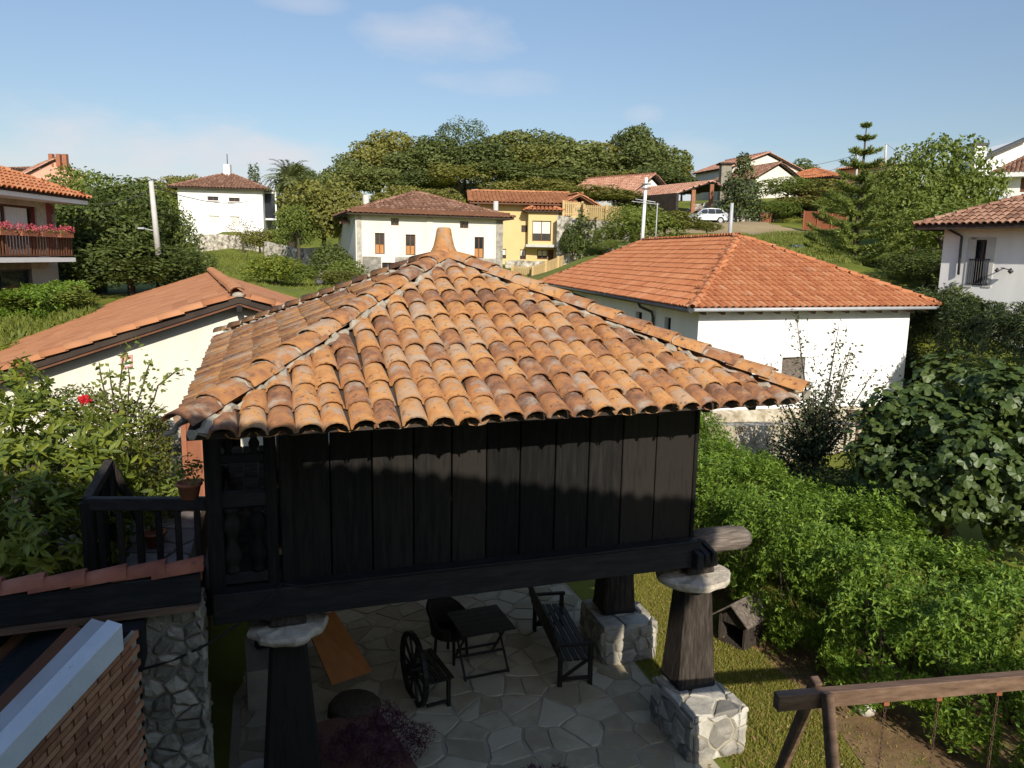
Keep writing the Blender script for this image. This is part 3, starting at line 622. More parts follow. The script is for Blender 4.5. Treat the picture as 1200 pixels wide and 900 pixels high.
# the side sill: rough dark end towards the yard; the grey log end juts out to the right
sb = MB(); pts = [(-.02, 6.1, 2.40), (-.02, .2, 2.40), (.02, -.16, 2.40), (.05, -.34, 2.385), (.06, -.44, 2.36)]
sb.bar((-.02, 6.1, 2.40), (-.02, .06, 2.40), .30, .32); rs_ = [-.17, .17]; jj = lambda v: v+random.uniform(-.025, .025)
for q_ in range(3):
    x0_ = -.13+q_*.10; sb.hexa([(x0_, .05, 2.27), (x0_+.09, .05, 2.27), (x0_+.09, jj(-.36), jj(2.29)), (x0_, jj(-.33), jj(2.28)), (x0_, .05, 2.54), (x0_+.09, .05, 2.54), (x0_+.09, jj(-.34), jj(2.46)), (x0_, jj(-.37), jj(2.47))])
sb.build('side_sill', m_black_h, gr, bevel=.01)
lg = MB(); lp = [(.06, .12, 2.43), (.3, .10, 2.45), (.62, .07, 2.46), (.78, .05, 2.46), (.86, .04, 2.46)]
lg.tube(lp, [.165, .18, .175, .15, .09], 11); lg.v = [(x, y+random.uniform(-.012, .012), 2.44+(z-2.44)*.92+random.uniform(-.012, .012)) for x, y, z in lg.v]; o = lg.build('beam_end', m_greywood, gr, label='grey weathered rounded log end')
for j in range(9):                                     # rafter tails under the eave
    a = -4.55+j*.59; part('rafter', m_black_h, .006)(((a, .3, 4.75), (a, -.82, 4.375), .09, .09))
# open gallery on the left: posts, rails and turned balusters
for n in (0.0, 2.0, 3.95, 5.9): part('gallery_post', m_black)(((-5.57, n, 2.3), (-5.57, n, 4.36), .16, .16, (0, 1, 0)))
part('gallery_post', m_black)(((-5.02, .0, 2.56), (-5.02, .0, 4.6), .12, .12, (0, 1, 0)))
part('rail', m_black_h)(((-5.6, 0, 3.50), (-4.95, 0, 3.50), .10, .16)); part('rail', m_black_h)(((-5.6, 0, 3.93), (-4.95, 0, 3.93), .08, .09))
part('rail', m_black_h)(((-5.6, 0, 2.66), (-4.95, 0, 2.66), .10, .12)); part('rail', m_black_h)(((-5.57, 0.1, 3.50), (-5.57, 5.85, 3.50), .10, .16))
def turned(p, h, r):
    prof = [(r*.75, 0), (r*.75, h*.06), (r*.5, h*.10), (r*.9, h*.2), (r, h*.3), (r*.62, h*.42), (r*.5, h*.5), (r*.62, h*.58), (r, h*.7), (r*.9, h*.8), (r*.5, h*.9), (r*.75, h*.94), (r*.75, h)]
    mb = MB(); mb.lathe(prof, p, 10); return mb.build('baluster', m_black, gr)
for a in (-5.42, -5.17): turned((a, 0, 2.72), .70, .10); turned((a, 0, 3.97), .38, .055)
for j in range(18): turned((-5.57, .3+j*.31, 2.6), .82, .075)
dbm = MB()
for j in range(4): dbm.box((-4.99, .55+j*.22, 3.3), (.03, .21, 1.4))
dbm.build('gallery_door', m_greywood, gr)
for j in range(4):
    mb = MB(); mb.box((-5.56+j*.165, 1.1, 3.18), (.155, .03, 1.2)); mb.build('partition_board', m_greywood, gr)
part('step_stringer', m_black_h)(((-5.05, -.16, 2.30), (-5.62, -.10, 2.42), .14, .14))
# electric cable
cb = tag(link('cable', None), 'black cable running along the granary floor beam and sagging to the stone pillar', 'cable') if False else None
kab = MB(); kp = [GL(.0, -.235, 2.595), GL(-1.5, -.235, 2.59), GL(-3.0, -.235, 2.595), GL(-4.75, -.24, 2.585), at(330, 684, 7.55)]
p0, p1 = at(322, 695, 7.3), at(158, 786, 6.78)
for s in np.linspace(0, 1, 9): q = p0*(1-s)+p1*s; q[2] -= .28*4*s*(1-s)*.5; kp.append(q)
kab.tube(kp, .012, 6); tag(kab.build('cable', m_rubber), 'black cable sagging from the granary floor beam to the stone gatepost', 'cable')
# ------------------------------------------------------------------ mushroom pillars under the granary
def pillar(a, n, label, light=True, block=None, tall=False, cr=1.0):
    c = GL(a, n); t = thing('granary_pillar', label, 'pillar', c, GR+R_(random.uniform(-3, 3)), 'mushroom pillars under the granary')
    b = block or (-.42, .40, -.80, .22)
    cx, cy, wx, wy = (b[0]+b[1])/2, (b[2]+b[3])/2, b[1]-b[0], b[3]-b[2]
    if not tall: mb = MB(); mb.box((cx, cy, .27), (wx-.06, wy-.06, .62)); core = mb.build('stone_base', m_joint, t)
    if light and not tall:
        hz = .60
        for O, u, w_, ln in (((b[0]+.03, b[2]+.03, 0), (1, 0, 0), (0, -1, 0), wx-.06), ((b[1]-.03, b[2]+.03, 0), (0, 1, 0), (1, 0, 0), wy-.06), ((b[0]+.03, b[3]-.03, 0), (0, -1, 0), (-1, 0, 0), wy-.06)):
            stone_face(core, 'stone', O, u, (0, 0, 1), w_, [(0, 0), (ln, 0), (ln, hz-.03), (0, hz-.03)], .32, .21, .006, .03, .018, m_stone_p)
        stone_face(core, 'stone', (b[0]+.01, b[2]+.01, .58), (1, 0, 0), (0, 1, 0), (0, 0, 1), [(0, 0), (wx-.02, 0), (wx-.02, wy-.02), (0, wy-.02)], .36, .34, .006, .03, .012, m_stone_p)
    ps = MB(); q = []
    for z, r in ((.60, .285), (.72, .285)): q.append((z, r))
    def ring(r, z): return [(-r, -r*.92, z), (r*1.02, -r, z), (r, r, z), (-r*.97, r, z)]
    ps.hexa(ring(.262 if not tall else .33, .60 if not tall else 0)+ring(.182, 1.97)); ps.build('post', m_postwood if a > -1 else m_black, t, bevel=.035)  # left-hand posts take the black timber colour to stand for deep shade
    fb = MB(); fb.hexa(ring(.268, .602)+ring(.262, .70)) if not tall else fb.hexa(ring(.335, 0)+ring(.33, .1)); fb.build('post_shoe', m_black_h, t, bevel=.03)
    cp = MB(); n_ = 22; jk = [cr*(1+random.uniform(-.07, .05)) for _ in range(n_)]; V = []
    for rr, z in ((.16, 1.965), (.42, 1.985), (.475, 2.02), (.485, 2.065), (.465, 2.095), (.30, 2.115), (.0, 2.135)):
        for k in range(n_): V.append((rr*jk[k]*math.cos(2*math.pi*k/n_), rr*jk[k]*math.sin(2*math.pi*k/n_), z+random.uniform(-.014, .014)))
    cp.add(V, [(i*n_+k, i*n_+(k+1) % n_, (i+1)*n_+(k+1) % n_, (i+1)*n_+k) for i in range(6) for k in range(n_)], False); cp.build('cap_stone', m_cap, t)
    pd = MB(); pd.hexa([(-.2, -.2, 2.13), (.2, -.2, 2.13), (.2, .2, 2.13), (-.2, .2, 2.13), (-.17, -.17, 2.27), (.17, -.17, 2.27), (.17, .17, 2.27), (-.17, .17, 2.27)]); pd.build('wood_pad', m_postwood, t, bevel=.02)
    return t
pillar(.05, .02, 'sunlit mushroom pillar with round cap stone beside the bright hedge')
pillar(.02, 2.18, 'black pillar on a stone block right behind the garden bench', block=(-.42, .48, -.62, .40))
pillar(.0, 5.75, 'farthest granary pillar on the hedge side', light=False)
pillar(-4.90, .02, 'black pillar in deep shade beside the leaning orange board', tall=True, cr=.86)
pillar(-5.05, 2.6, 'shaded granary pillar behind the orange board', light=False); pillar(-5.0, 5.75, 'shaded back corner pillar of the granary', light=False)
# ------------------------------------------------------------------ flagged yard
pm = MB(); PB = [GL(-5.6, -3.2)[:2], GL(-.06, -3.2)[:2], GL(-.02, -.8)[:2], GL(.15, 2.6)[:2], GL(.15, 6.3)[:2], GL(-5.6, 6.3)[:2]]
pm.prism(PB, -.05, .012); patio = tag(pm.build('patio', m_joint), kind='structure')
pl_poly = [(-5.5, -3.15), (-.10, -3.15), (.10, 2.6), (.10, 6.2), (-5.5, 6.2)]
for c in cells(pl_poly, .46, .36, .49):
    link('flagstone', stone_mesh('flagstone', c, GL(0, 0, .008), _gx, _gy, (0, 0, 1), .008, .016*random.uniform(.6, 1.4), .006, m_flag), patio)
bk = MB(); bk.span((-5.6, 6.3, 0), (.6, 6.6, .55)); o = bk.build('garden_wall', m_rubble); o.location = GA; o.rotation_euler = (0, 0, GR); tag(o, 'low rubble wall behind the yard under the granary', 'wall')
# raised garden to the left, held by a rubble wall
tw = MB(); tw.prism([GL(-5.95, .45)[:2], GL(-5.95, 8.2)[:2], GL(-10.5, 8.2)[:2], GL(-10.5, .45)[:2]], -.4, 2.18); terr = tag(tw.build('terrace', mat('dark garden earth', [(.05,.036,.024),(.09,.066,.044)], 3, .95, .5, 14)), kind='structure')
for c in cells([(-7.9, .5), (-6.0, .5), (-6.0, 5), (-7.9, 5)], .55, .42, .45):
    link('slate_slab', stone_mesh('slate_slab', c, GL(0, 0, 2.175), _gx, _gy, (0, 0, 1), .015, .02*random.uniform(.6, 1.6), .008, m_slate), terr)
# ------------------------------------------------------------------ furniture in the yard
def legs(t, m, *bars, name='leg', bev=.004):
    for b in bars: part(name, m, bev, t)(b)
def garden_bench():
    P = at_z(680, 795, 0); t = thing('garden_bench', 'dark slatted garden bench with backrest beside the pillar block', 'bench', at_z(655, 770, 0), R_(101))
    L = 1.75                                # local x runs along the bench, y towards the back
    hw = L/2
    for s in (-1, 1):
        x = s*(hw-.05)
        legs(t, m_dark, ((x, -.24, 0), (x, -.24, .63), .055, .06, (0, 1, 0)), ((x, .20, 0), (x, .20, .43), .055, .06, (0, 1, 0)))
        part('armrest', m_dark, .006, t)(((x, -.29, .645), (x, .24, .645), .06, .04)); part('stretcher', m_dark, .004, t)(((x, -.22, .13), (x, .19, .13), .04, .05)); part('brace', m_dark, .004, t)(((x, -.2, .4), (x, .18, .14), .04, .04))
        part('back_upright', m_dark, .004, t)(((x, .19, .38), (x, .33, .92), .055, .05))
    for k in range(5): part('seat_slat', m_dark, .004, t)(((-hw, -.235+k*.105, .435), (hw, -.235+k*.105, .435), .085, .025))
    for k in range(3): part('back_slat', m_dark, .004, t)(((-hw, .235+k*.042, .56+k*.145), (hw, .235+k*.042, .56+k*.145), .022, .105, (0, -.26, 1)))
    return t
garden_bench()
def folding_table():
    c = sum(at_z(*q, .72) for q in ((521, 722), (582, 706), (607, 735), (541, 753)))/4; t = thing('folding_table', 'small dark square folding table on crossed legs', 'table', (c[0], c[1], 0), R_(22))
    for k in range(6):
        mb = MB(); mb.box((0, -.333+k*.133, .735), (.80, .130, .025)); mb.build('table_slat', m_dark, t, bevel=.004)
    for s in (-1, 1):
        x = s*.33; legs(t, m_dark, ((x, -.34, 0), (x, .28, .72), .03, .03), ((x-s*.035, .34, 0), (x-s*.035, -.28, .72), .03, .03))
    for y, z in ((-.30, .05), (.30, .05), (-.1, .28), (.1, .28)): part('crossbar', m_dark, .003, t)(((-.33, y, z), (.33, y, z), .025, .035))
folding_table()
def wicker_chair():
    t = thing('wicker_chair', 'round-backed dark wicker armchair behind the folding table', 'chair', (-.85, 10.75, 0), R_(60))
    mb = MB(); mb.lathe([(.05, .40), (.27, .40), (.29, .43), (.28, .46), (.05, .47)], (0, 0, 0), 20); mb.build('seat', m_wicker, t)
    for a in (45, 135, 225, 315): legs(t, m_dark, ((.25*math.cos(R_(a)), .25*math.sin(R_(a)), 0), (.22*math.cos(R_(a)), .22*math.sin(R_(a)), .42), .035, .035))
    V = []; n = 24; rows = 7                # wrap-round back, open to the front (-y)
    for i in range(n+1):
        th = R_(-35+250*i/n); top = .62+.26*max(0, math.sin(th))**.8
        for j in range(rows):
            z = .42+(top-.42)*j/(rows-1); r = .30+.05*j/(rows-1); V.append((r*math.cos(th), r*math.sin(th), z))
    Fc = [(i*rows+j, (i+1)*rows+j, (i+1)*rows+j+1, i*rows+j+1) for i in range(n) for j in range(rows-1)]
    mb = MB(); mb.add(V, Fc, True); o = mb.build('backrest', m_wicker, t); sdf = o.modifiers.new('thick', 'SOLIDIFY'); sdf.thickness = .02
    rim = MB(); rim.tube([V[i*rows+rows-1] for i in range(n+1)], .025, 7); rim.build('rim', m_wicker, t)
wicker_chair()
def wheel_bench():
    c = (at_z(486, 767, .45)+at_z(524, 793, .45))/2; t = thing('wheel_bench', 'little dark bench with an old cartwheel for one side', 'bench', (c[0], c[1], 0), R_(-63))
    for k in range(4): part('seat_slat', m_dark, .004, t)(((-.42, -.13+k*.09, .45), (.42, -.13+k*.09, .45), .075, .025))
    for s in (-1, 1):
        legs(t, m_dark, ((s*.36, .12, 0), (s*.36, .12, .44), .05, .05, (0, 1, 0))); part('rail', m_dark, .003, t)(((s*.36, -.14, .42), (s*.36, .16, .42), .04, .04)); part('stretcher', m_dark, .003, t)(((s*.36, -.2, .10), (s*.36, .12, .10), .035, .035))
    w = MB(); N = 28
    for k in range(N):
        a, b = 2*math.pi*k/N, 2*math.pi*(k+1)/N; w.bar((.47*math.cos(a), -.24, .46+.47*math.sin(a)), (.47*math.cos(b), -.24, .46+.47*math.sin(b)), .06, .06, (0, 1, 0))
    wo_ = w.build('wheel', m_dark, t); hb = MB(); hb.tube([(0, -.33, .46), (0, -.15, .46)], .085, 12); hb.build('hub', m_dark, wo_)
    for k in range(10):
        a = 2*math.pi*k/10; part('spoke', m_dark, .003, wo_)(((.07*math.cos(a), -.24, .46+.07*math.sin(a)), (.45*math.cos(a), -.24, .46+.45*math.sin(a)), .03, .035))
wheel_bench()
bd = MB(); b0, b1, b2, b3 = at_z(389, 803, .35), at_z(437, 787, .35), at_z(392, 716, 1.15), at_z(357, 728, 1.15)
nb = nrm(np.cross(b1-b0, b3-b0)); bd.slab([b0, b1, b2, b3], -nb, .035); tag(bd.build('board', m_orangewood), 'orange varnished board leaning in the shade behind the pillar', 'board')
st = MB(); sp = at_z(415, 812, .3); st.lathe([(.32, 0), (.34, .05), (.33, .14), (.30, .18), (.05, .19)], (0, 0, 0), 16, .05); o = st.build('tree_stump', m_bark); o.location = (sp[0], sp[1], 0); tag(o, 'round dark stump below the orange board', 'stump')
rt = MB(); q = [at_z(360, 850, .14), at_z(440, 828, .14), at_z(490, 900, .14), at_z(380, 960, .14)]; rt.prism([p[:2] for p in q], 0, .14); tag(rt.build('plant_bed', m_terrace), 'raised red clay bed carrying the purple maple', 'plant bed')
for k, (px, py, sc) in enumerate(((445, 868, 1.0),)):
    c = at_z(px, py, .45); t = thing('purple_maple', 'feathery purple-leaved maple in front of the cartwheel bench', 'shrub', (c[0], c[1]-.1, .1))
    crown(t, crown_blobs((0, 0, .42), (.62, .50, .36), 22, (.2, .35), low=-.4), 5200, .075, .012, L_purple, 'foliage', shell=.7); trunk(t, .6, .03, 5, .8, name='stem')
c = at_z(352, 893, .2); t = thing('purple_maple', 'low purple shrub at the foot of the black pillar', 'shrub', (c[0], c[1], .0)); crown(t, crown_blobs((0, 0, .3), (.3, .3, .25), 9, low=-.4), 1300, .07, .012, L_purple, 'foliage', shell=.7); trunk(t, .4, .02, 4, .8, name='stem')
c = at_z(640, 905, .2); t = thing('purple_maple', 'sprig of purple foliage at the front edge of the flagstones', 'shrub', (c[0], c[1]-.1, .0)); crown(t, crown_blobs((0, 0, .18), (.34, .2, .16), 8, low=-.2), 700, .07, .012, L_purple, 'foliage', shell=.7); trunk(t, .3, .015, 4, .8, name='stem')
wb = MB(); c = at_z(300, 905, .2); wb.lathe([(.16, 0), (.20, .2), (.21, .24), (.17, .24), (.15, .05)], (0, 0, 0), 16); o = wb.build('plant_pot', m_conc); o.location = (c[0], c[1], 0); tag(o, 'pale round stone pot on the ground by the black pillar', 'pot')
# little kennel under the hedge
kc = at_z(857, 757, 0); kt = thing('kennel', 'small dark kennel with pitched grey roof tucked under the hedge', 'kennel', kc, R_(-48)); kt.scale = (.8, .85, .85)
for s in (-1, 1):
    mb = MB(); mb.box((s*.27, .28, .28), (.04, .62, .52)); mb.build('side_panel', m_postwood, kt)
    mb = MB(); n_ = nrm((s*.5, 0, .9)); mb.slab([(0, -.12, .82), (0, .68, .82), (s*.40, .68, .50), (s*.40, -.12, .50)], (0, 0, 1), .035); mb.build('roof_panel', m_greywood, kt)
mb = MB(); mb.poly((-.25, .58, .02), (.25, .58, .02), (.25, .58, .54), (0, .58, .76), (-.25, .58, .54)); mb.build('back_panel', m_postwood, kt)
mb = MB(); mb.slab([(-.25, 0, .42), (.25, 0, .42), (.25, 0, .54), (0, 0, .76), (-.25, 0, .54)], (0, 1, 0), .03); mb.build('front_panel', m_postwood, kt)
mb = MB(); mb.box((0, .3, .035), (.6, .66, .05)); mb.build('floor_panel', m_postwood, kt)
# swing frame at the lower right
sw = thing('swing_frame', 'brown timber swing frame with rusty chains in the lower right corner', 'swing', (2.9, 6.4, 0))
def spart(name, m, *bars, bev=.008):
    mb = MB()
    for b in bars: mb.bar(*b)
    return mb.build(name, m, sw, world=True, bevel=bev)
B0 = at_z(909, 822, 2.2); B1 = at_z(1200, 797, 2.2); bdir = nrm(B1-B0); B2 = B0+bdir*4.2
spart('beam', m_brownwood, (B0, B2, .10, .15))
kk = B0+bdir*.43; bn = np.array([bdir[1], -bdir[0], 0])
f1 = kk+bn*.75; f1[2] = 0; f2 = kk-bn*.95-bdir*.0; f2[2] = 0
spart('leg', m_brownwood, (kk+bn*.085+np.array([0, 0, .10]), f1, .10, .08, tuple(bdir))); spart('leg', m_brownwood, (kk-bn*.085+np.array([0, 0, .12]), f2, .10, .08, tuple(bdir)))
k2 = B2-bdir*.43; f1 = k2+bn*.75; f1[2] = 0; f2 = k2-bn*.95; f2[2] = 0
spart('leg', m_brownwood, (k2+bn*.085+np.array([0, 0, .10]), f1, .10, .08, tuple(bdir))); spart('leg', m_brownwood, (k2-bn*.085+np.array([0, 0, .12]), f2, .10, .08, tuple(bdir)))
for px in (1037, 1098, 1167):
    lam = (px-909)/(1200-909); p = B0+(B1-B0)*lam*(.93+.07*lam); p = at_plane(px, 830, B0, bn); p = B0+bdir*((p-B0)@bdir); ch = MB(); N = 30; z = 2.12
    hk = MB(); hk.box((p[0], p[1], 2.11), (.05, .05, .06)); hk.build('hook', m_rust, sw, world=True)
    for j in range(N):
        zc = 2.07-j*.05; ax = (1, 0) if j % 2 else (0, 1); r1, r2 = .012, .031; pts = [(p[0]+ax[0]*r1*math.cos(a), p[1]+ax[1]*r1*math.cos(a), zc+r2*math.sin(a)) for a in np.linspace(0, 2*math.pi, 9)]
        ch.tube(pts, .0036, 4, cap=False)
    ch.build('chain', m_chain, sw, world=True)
# swing seats hang on the chain pairs (below the picture)
for i0, i1 in ((1037, 1098),):
    a = at_plane(i0, 830, B0, bn); b = at_plane(i1, 830, B0, bn); mb = MB(); a[2] = b[2] = .56; mb.bar(B0*[1,1,0]+bdir*((a-B0)@bdir)+[0,0,.56], B0*[1,1,0]+bdir*((b-B0)@bdir)+[0,0,.56], .2, .03); mb.build('seat', m_brownwood, sw, world=True)
c = at_z(1013, 838, .0); mb = MB(); mb.lathe([(.06, 0), (.11, .05), (.12, .12), (.07, .2), (.02, .22)], (0, 0, 0), 9, .15); o = mb.build('stone', m_stone_p); o.location = c; tag(o, 'pale loose stone under the hedge behind the swing beam', 'stone')
# ------------------------------------------------------------------ annex at the lower left
WR = R_(20); _wx = np.array([math.cos(WR), math.sin(WR), 0]); _wy = np.array([-math.sin(WR), math.cos(WR), 0])
WA = at_z(236, 706, 2.62)*[1, 1, 0]
an = thing('annex', 'low annex with red tile coping, stone pier and brick parapet in the lower left corner', 'annex', WA, WR)
def wl(P): d = np.array(P, float)-WA; return np.array([d@_wx, d@_wy, d[2]])
mb = MB(); mb.bar((-3.6, .02, 2.79), (.0, .02, 2.79), .16, .30); mb.build('fascia_beam', m_black_h, an, bevel=.012)
mb = MB(); mb.bar((-3.6, .0, 2.615), (-.02, .0, 2.615), .22, .05); mb.build('fascia_board', m_brownwood, an)
wtile = np_mesh('roof_tile', *tile_arrays(.115, .095, .46, .016, 7, .9), m_tile_red, 'tile')
for j in range(11):                                    # cap row laid along the edge, each over the next
    o = link('roof_tile', wtile, an, ( .04-j*.335, .02+random.gauss(0, .008), 2.955), (0, R_(0), R_(90))); o.rotation_euler = (R_(-1.5), R_(random.gauss(0, 1.5)), R_(90+random.gauss(0, 1)))
rw = []
for j in range(15):
    for i in range(5): rw.append((np.array([[1, 0, 0], [0, math.cos(-.35), -math.sin(-.35)], [0, math.sin(-.35), math.cos(-.35)]])@np.diag([1, -1, 1.0])@np.diag([-1, 1, 1.0]), np.array([-.1-j*.24, .50+i*.36, 2.80-i*.13])))
mb = MB(); mb.hexa([(-3.6, .1, 2.80), (0, .1, 2.80), (0, 1.2, 2.42), (-3.6, 1.2, 2.42), (-3.6, .1, 2.90), (0, .1, 2.90), (0, 1.2, 2.52), (-3.6, 1.2, 2.52)]); mb.build('roof_slope', m_tile_red, an)
mb = MB(); mb.span((-.57, .02, 0), (-.02, .52, 2.585)); core = mb.build('stone_pier', m_stone_g, an)
stone_face(core, 'stone', (-.585, .02, 0), (1, 0, 0), (0, 0, 1), (0, -1, 0), [(0, 0), (.58, 0), (.58, 2.58), (0, 2.58)], .20, .145, .008, .035, .022, m_stone_g, .6)
stone_face(core, 'stone', (-.02, .02, 0), (0, 1, 0), (0, 0, 1), (1, 0, 0), [(0, 0), (.5, 0), (.5, 2.58), (0, 2.58)], .26, .19, .009, .03, .025, m_stone_g, .6)
# raking parapet in front of the pier: bricks laid to the slope below, white coping on top, glazing behind
Pend = at(139, 762, 6.30); Pst = at(20, 893, 5.45); zc = Pend[2]
pa = thing('brick_parapet', 'brick parapet with a sloping white coping beside the stone pier', 'parapet', (Pend[0], Pend[1], 0), 0)
pdir = nrm(np.array([Pst[0]-Pend[0], Pst[1]-Pend[1], 0])); pn = np.array([-pdir[1], pdir[0], 0]); pn = pn if pn[1] < 0 else -pn
L0 = float(np.hypot(*(Pst-Pend)[:2])); Lp = L0+1.6; sl_ = (Pst[2]-Pend[2])/L0
def rake(name, m, s0, s1, n0, n1, z0, z1, bev=0.0):     # a bar that follows the slope
    q0, q1 = pdir*s0+np.array([0, 0, zc+sl_*s0]), pdir*s1+np.array([0, 0, zc+sl_*s1]); Z = np.array([0, 0, 1.0]); mb = MB()
    mb.hexa([q0+pn*n0+Z*z0, q0+pn*n1+Z*z0, q1+pn*n1+Z*z0, q1+pn*n0+Z*z0, q0+pn*n0+Z*z1, q0+pn*n1+Z*z1, q1+pn*n1+Z*z1, q1+pn*n0+Z*z1]); return mb.build(name, m, pa, bevel=bev)
rake('wall_core', m_joint, -.19, Lp, -.06, -.014, -2.2, -.01)
bm = MB(); hx = .112
bm.hexa([(-hx, -.02, -.027-sl_*hx*1), (hx, -.02, -.027+sl_*hx), (hx, .014, -.027+sl_*hx), (-hx, .014, -.027-sl_*hx), (-hx, -.02, .027-sl_*hx), (hx, -.02, .027+sl_*hx), (hx, .014, .027+sl_*hx), (-hx, .014, .027-sl_*hx)])
bmesh_ = bm.mesh('brick', m_brick); nb_ = 0
ang = math.atan2(pdir[1], pdir[0])
flip = 1 if (np.array([-math.sin(ang), math.cos(ang), 0])@pn) > 0 else -1
for r in range(30):
    for k in range(-1, 12):
        s = .11+(k+(.5 if r % 2 else 0))*.24; z = zc+sl_*s-.045-r*.068
        if s+hx < -.15 or s > Lp or z < .05 or nb_ > 290: continue
        sx_ = 1.0
        if s-hx < -.2: sx_ = (s+hx+.2)/(2*hx); s = (s+hx-.2)/2; z = zc+sl_*s-.045-r*.068
        o = link('brick', bmesh_, pa, pdir*s+np.array([0, 0, z])+pn*random.uniform(-.002, .005), (0, 0, ang)); nb_ += 1
        o.scale = (sx_, 1 if flip > 0 else -1, 1)
rake('coping', m_coping, -.02, Lp, -.14, .05, 0, .245, .008)
rake('coping_lip', m_zinc, -.01, Lp, -.34, -.145, .12, .22, .006)
rake('glazing_frame', m_frame, -.0, Lp, -.62, -.43, .02, .10); rake('pane', m_glass, 0, Lp, -1.05, -.63, 0, .03); rake('glazing_frame', m_frame, 0, Lp, -1.14, -1.06, 0, .08); rake('pane', m_glass, .0, Lp, -1.9, -1.15, -.02, .02)
mb = MB(); mb.span((-.78, -.30, 2.18), (-.50, .02, 2.56)); mb.build('beam_end', m_black_h, an)
mb = MB(); mb.span((-3.7, .9, 0), (-.6, 1.0, 2.45)); mb.build('back_wall', m_deck, an)
# ------------------------------------------------------------------ landing rail at the left end of the granary
rl = thing('landing_railing', 'black timber railing on the stone landing left of the granary', 'railing', GA, GR)
RC = at_z(102, 590, 3.42); ca_, cn_ = (RC-GA)@_gx, (RC-GA)@_gy
zr = 3.42; r0 = np.array([-5.64, .02, zr+.05]); r1 = np.array([ca_, cn_, zr])
part('top_rail', m_black_h, .008, rl)((r0, r1, .09, .13))
for k in range(6):
    s = (k+.55)/6.2; p = r0+(r1-r0)*s; part('baluster', m_black, .004, rl)(((p[0], p[1], 2.2), (p[0], p[1], zr-.04), .06, .06, (0, 1, 0)))
part('corner_post', m_black, .006, rl)(((ca_, cn_, 2.1), (ca_, cn_, zr+.02), .12, .12, (0, 1, 0)))
ap = at_z(128, 543, 3.55); a_ = np.array([(ap-GA)@_gx, (ap-GA)@_gy, 3.55])
part('return_rail', m_postwood, .006, rl)(((ca_, cn_, zr+.02), a_, .09, .10))
for k in range(1, 6):
    p = r1+(a_-r1)*k/6; part('baluster', m_black, .004, rl)(((p[0], p[1], 2.2), (p[0], p[1], p[2]-.05), .05, .05, (0, 1, 0)))
part('end_post', m_postwood, .006, rl)(((a_[0], a_[1], 2.1), (a_[0], a_[1], 3.55), .10, .10, (0, 1, 0)))
hp = at_z(163, 608, 2.75); h_ = np.array([(hp-GA)@_gx, (hp-GA)@_gy, 2.75])
part('stair_rail', m_postwood, .006, rl)((a_, h_, .08, .09)); part('stair_post', m_postwood, .006, rl)(((h_[0], h_[1], 2.1), h_+np.array([0, 0, .02]), .08, .08, (0, 1, 0)))
def pot(c, h, r, label, n, mleaf, lh, base_mat=None):
    t = thing('plant_pot', label, 'potted plant', c); mb = MB(); mb.lathe([(r*.68, 0), (r*.95, h*.82), (r*1.08, h*.83), (r*1.08, h), (r*.9, h), (r*.85, h*.9), (.01, h*.88)], (0, 0, 0), 16); mb.build('pot', base_mat or m_terra, t)
    crown(t, crown_blobs((0, 0, h+lh*.5), (r*1.5, r*1.5, lh*.55), 7, low=-.5), n, .06, .022, mleaf, 'foliage', shell=.8); return t
pc = r0+(r1-r0)*.14; p = GL(pc[0], pc[1], zr+.10); pot(p, .17, .12, 'terracotta pot of flowers on the railing beside the corner post', 260, L_mid, .28)
p = at_z(182, 640, 2.2); pot((p[0], p[1], 2.2), .2, .14, 'terracotta pot on the slate floor behind the railing', 200, L_mid, .35)
# ------------------------------------------------------------------ the photographer's own house, behind the camera: its eave shades the yard
hs = thing('whitewashed_house', 'whitewashed house with a tiled eave that shades the yard', 'house', (-4, -5, 0))
HQ = [(-14.0, -.9), (4.6, -.9), (4.6, -9.5), (-14.0, -9.5)]; HQ = [HQ[3], HQ[2], HQ[1], HQ[0]]
house_walls(hs, HQ, -.3, 7.9, m_white, {2: [(3.3, 4.6, 1.3, 2.1), (7.0, 4.6, 1.3, 2.1), (11.0, 4.6, 1.3, 2.1)]})
HE = [(-14.4, -10.2, 7.95), (5.02, -10.2, 7.95), (5.02, .32, 7.98), (-14.4, .32, 7.98)]
roof(hs, HE, ((5.02-5.2, -4.9, 10.0), (-14.4+5.2, -4.9, 10.0)), m_tile_org, gable=None)
# ------------------------------------------------------------------ long orange-roofed building on the left
lb = thing('orange_roofed_barn', 'low cream building with a broad weathered orange roof and verge tiles, left of the granary', 'building', (-8, 20, 1.5))
LP = at(280, 348, 16.0); LF = at_z(248, 320, LP[2]); ld = nrm(LF-LP); lx = np.array([ld[1], -ld[0], 0])
LH = 5.7; ldrop = LH*math.tan(R_(18.2)); lLen = 19.5
LFar = LP+ld*lLen
LE = [LP-lx*LH-[0, 0, ldrop], LP+lx*LH-[0, 0, ldrop], LFar+lx*LH-[0, 0, ldrop], LFar-lx*LH-[0, 0, ldrop]]
roof(lb, LE, (LP, LFar), m_tile_bld, pitch=.21, row=.36, gable=True, caps=False, base=tile_arrays(.112, .10, .45, .015, 4, .42, lift=.014), deck_t=.12)
vt = np_mesh('verge_tile', *tile_arrays(.17, .155, .50, .02, 6, .75), m_tile_bld, 'tile'); vl = MB()
Minv = np.array(lb.location)
def caps(a, b, step, me, parent, name, dz=.04, sc=1.0):
    for r, o in ridge_frames(a, b, step):
        o = o+r[:, 2]*dz-np.array(parent.location); ob = link(name, me, parent); ob.matrix_basis = Matrix([[*(r[0]*sc), o[0]], [*(r[1]*sc), o[1]], [*(r[2]*sc), o[2]], [0, 0, 0, 1]])
fo = ld*.07
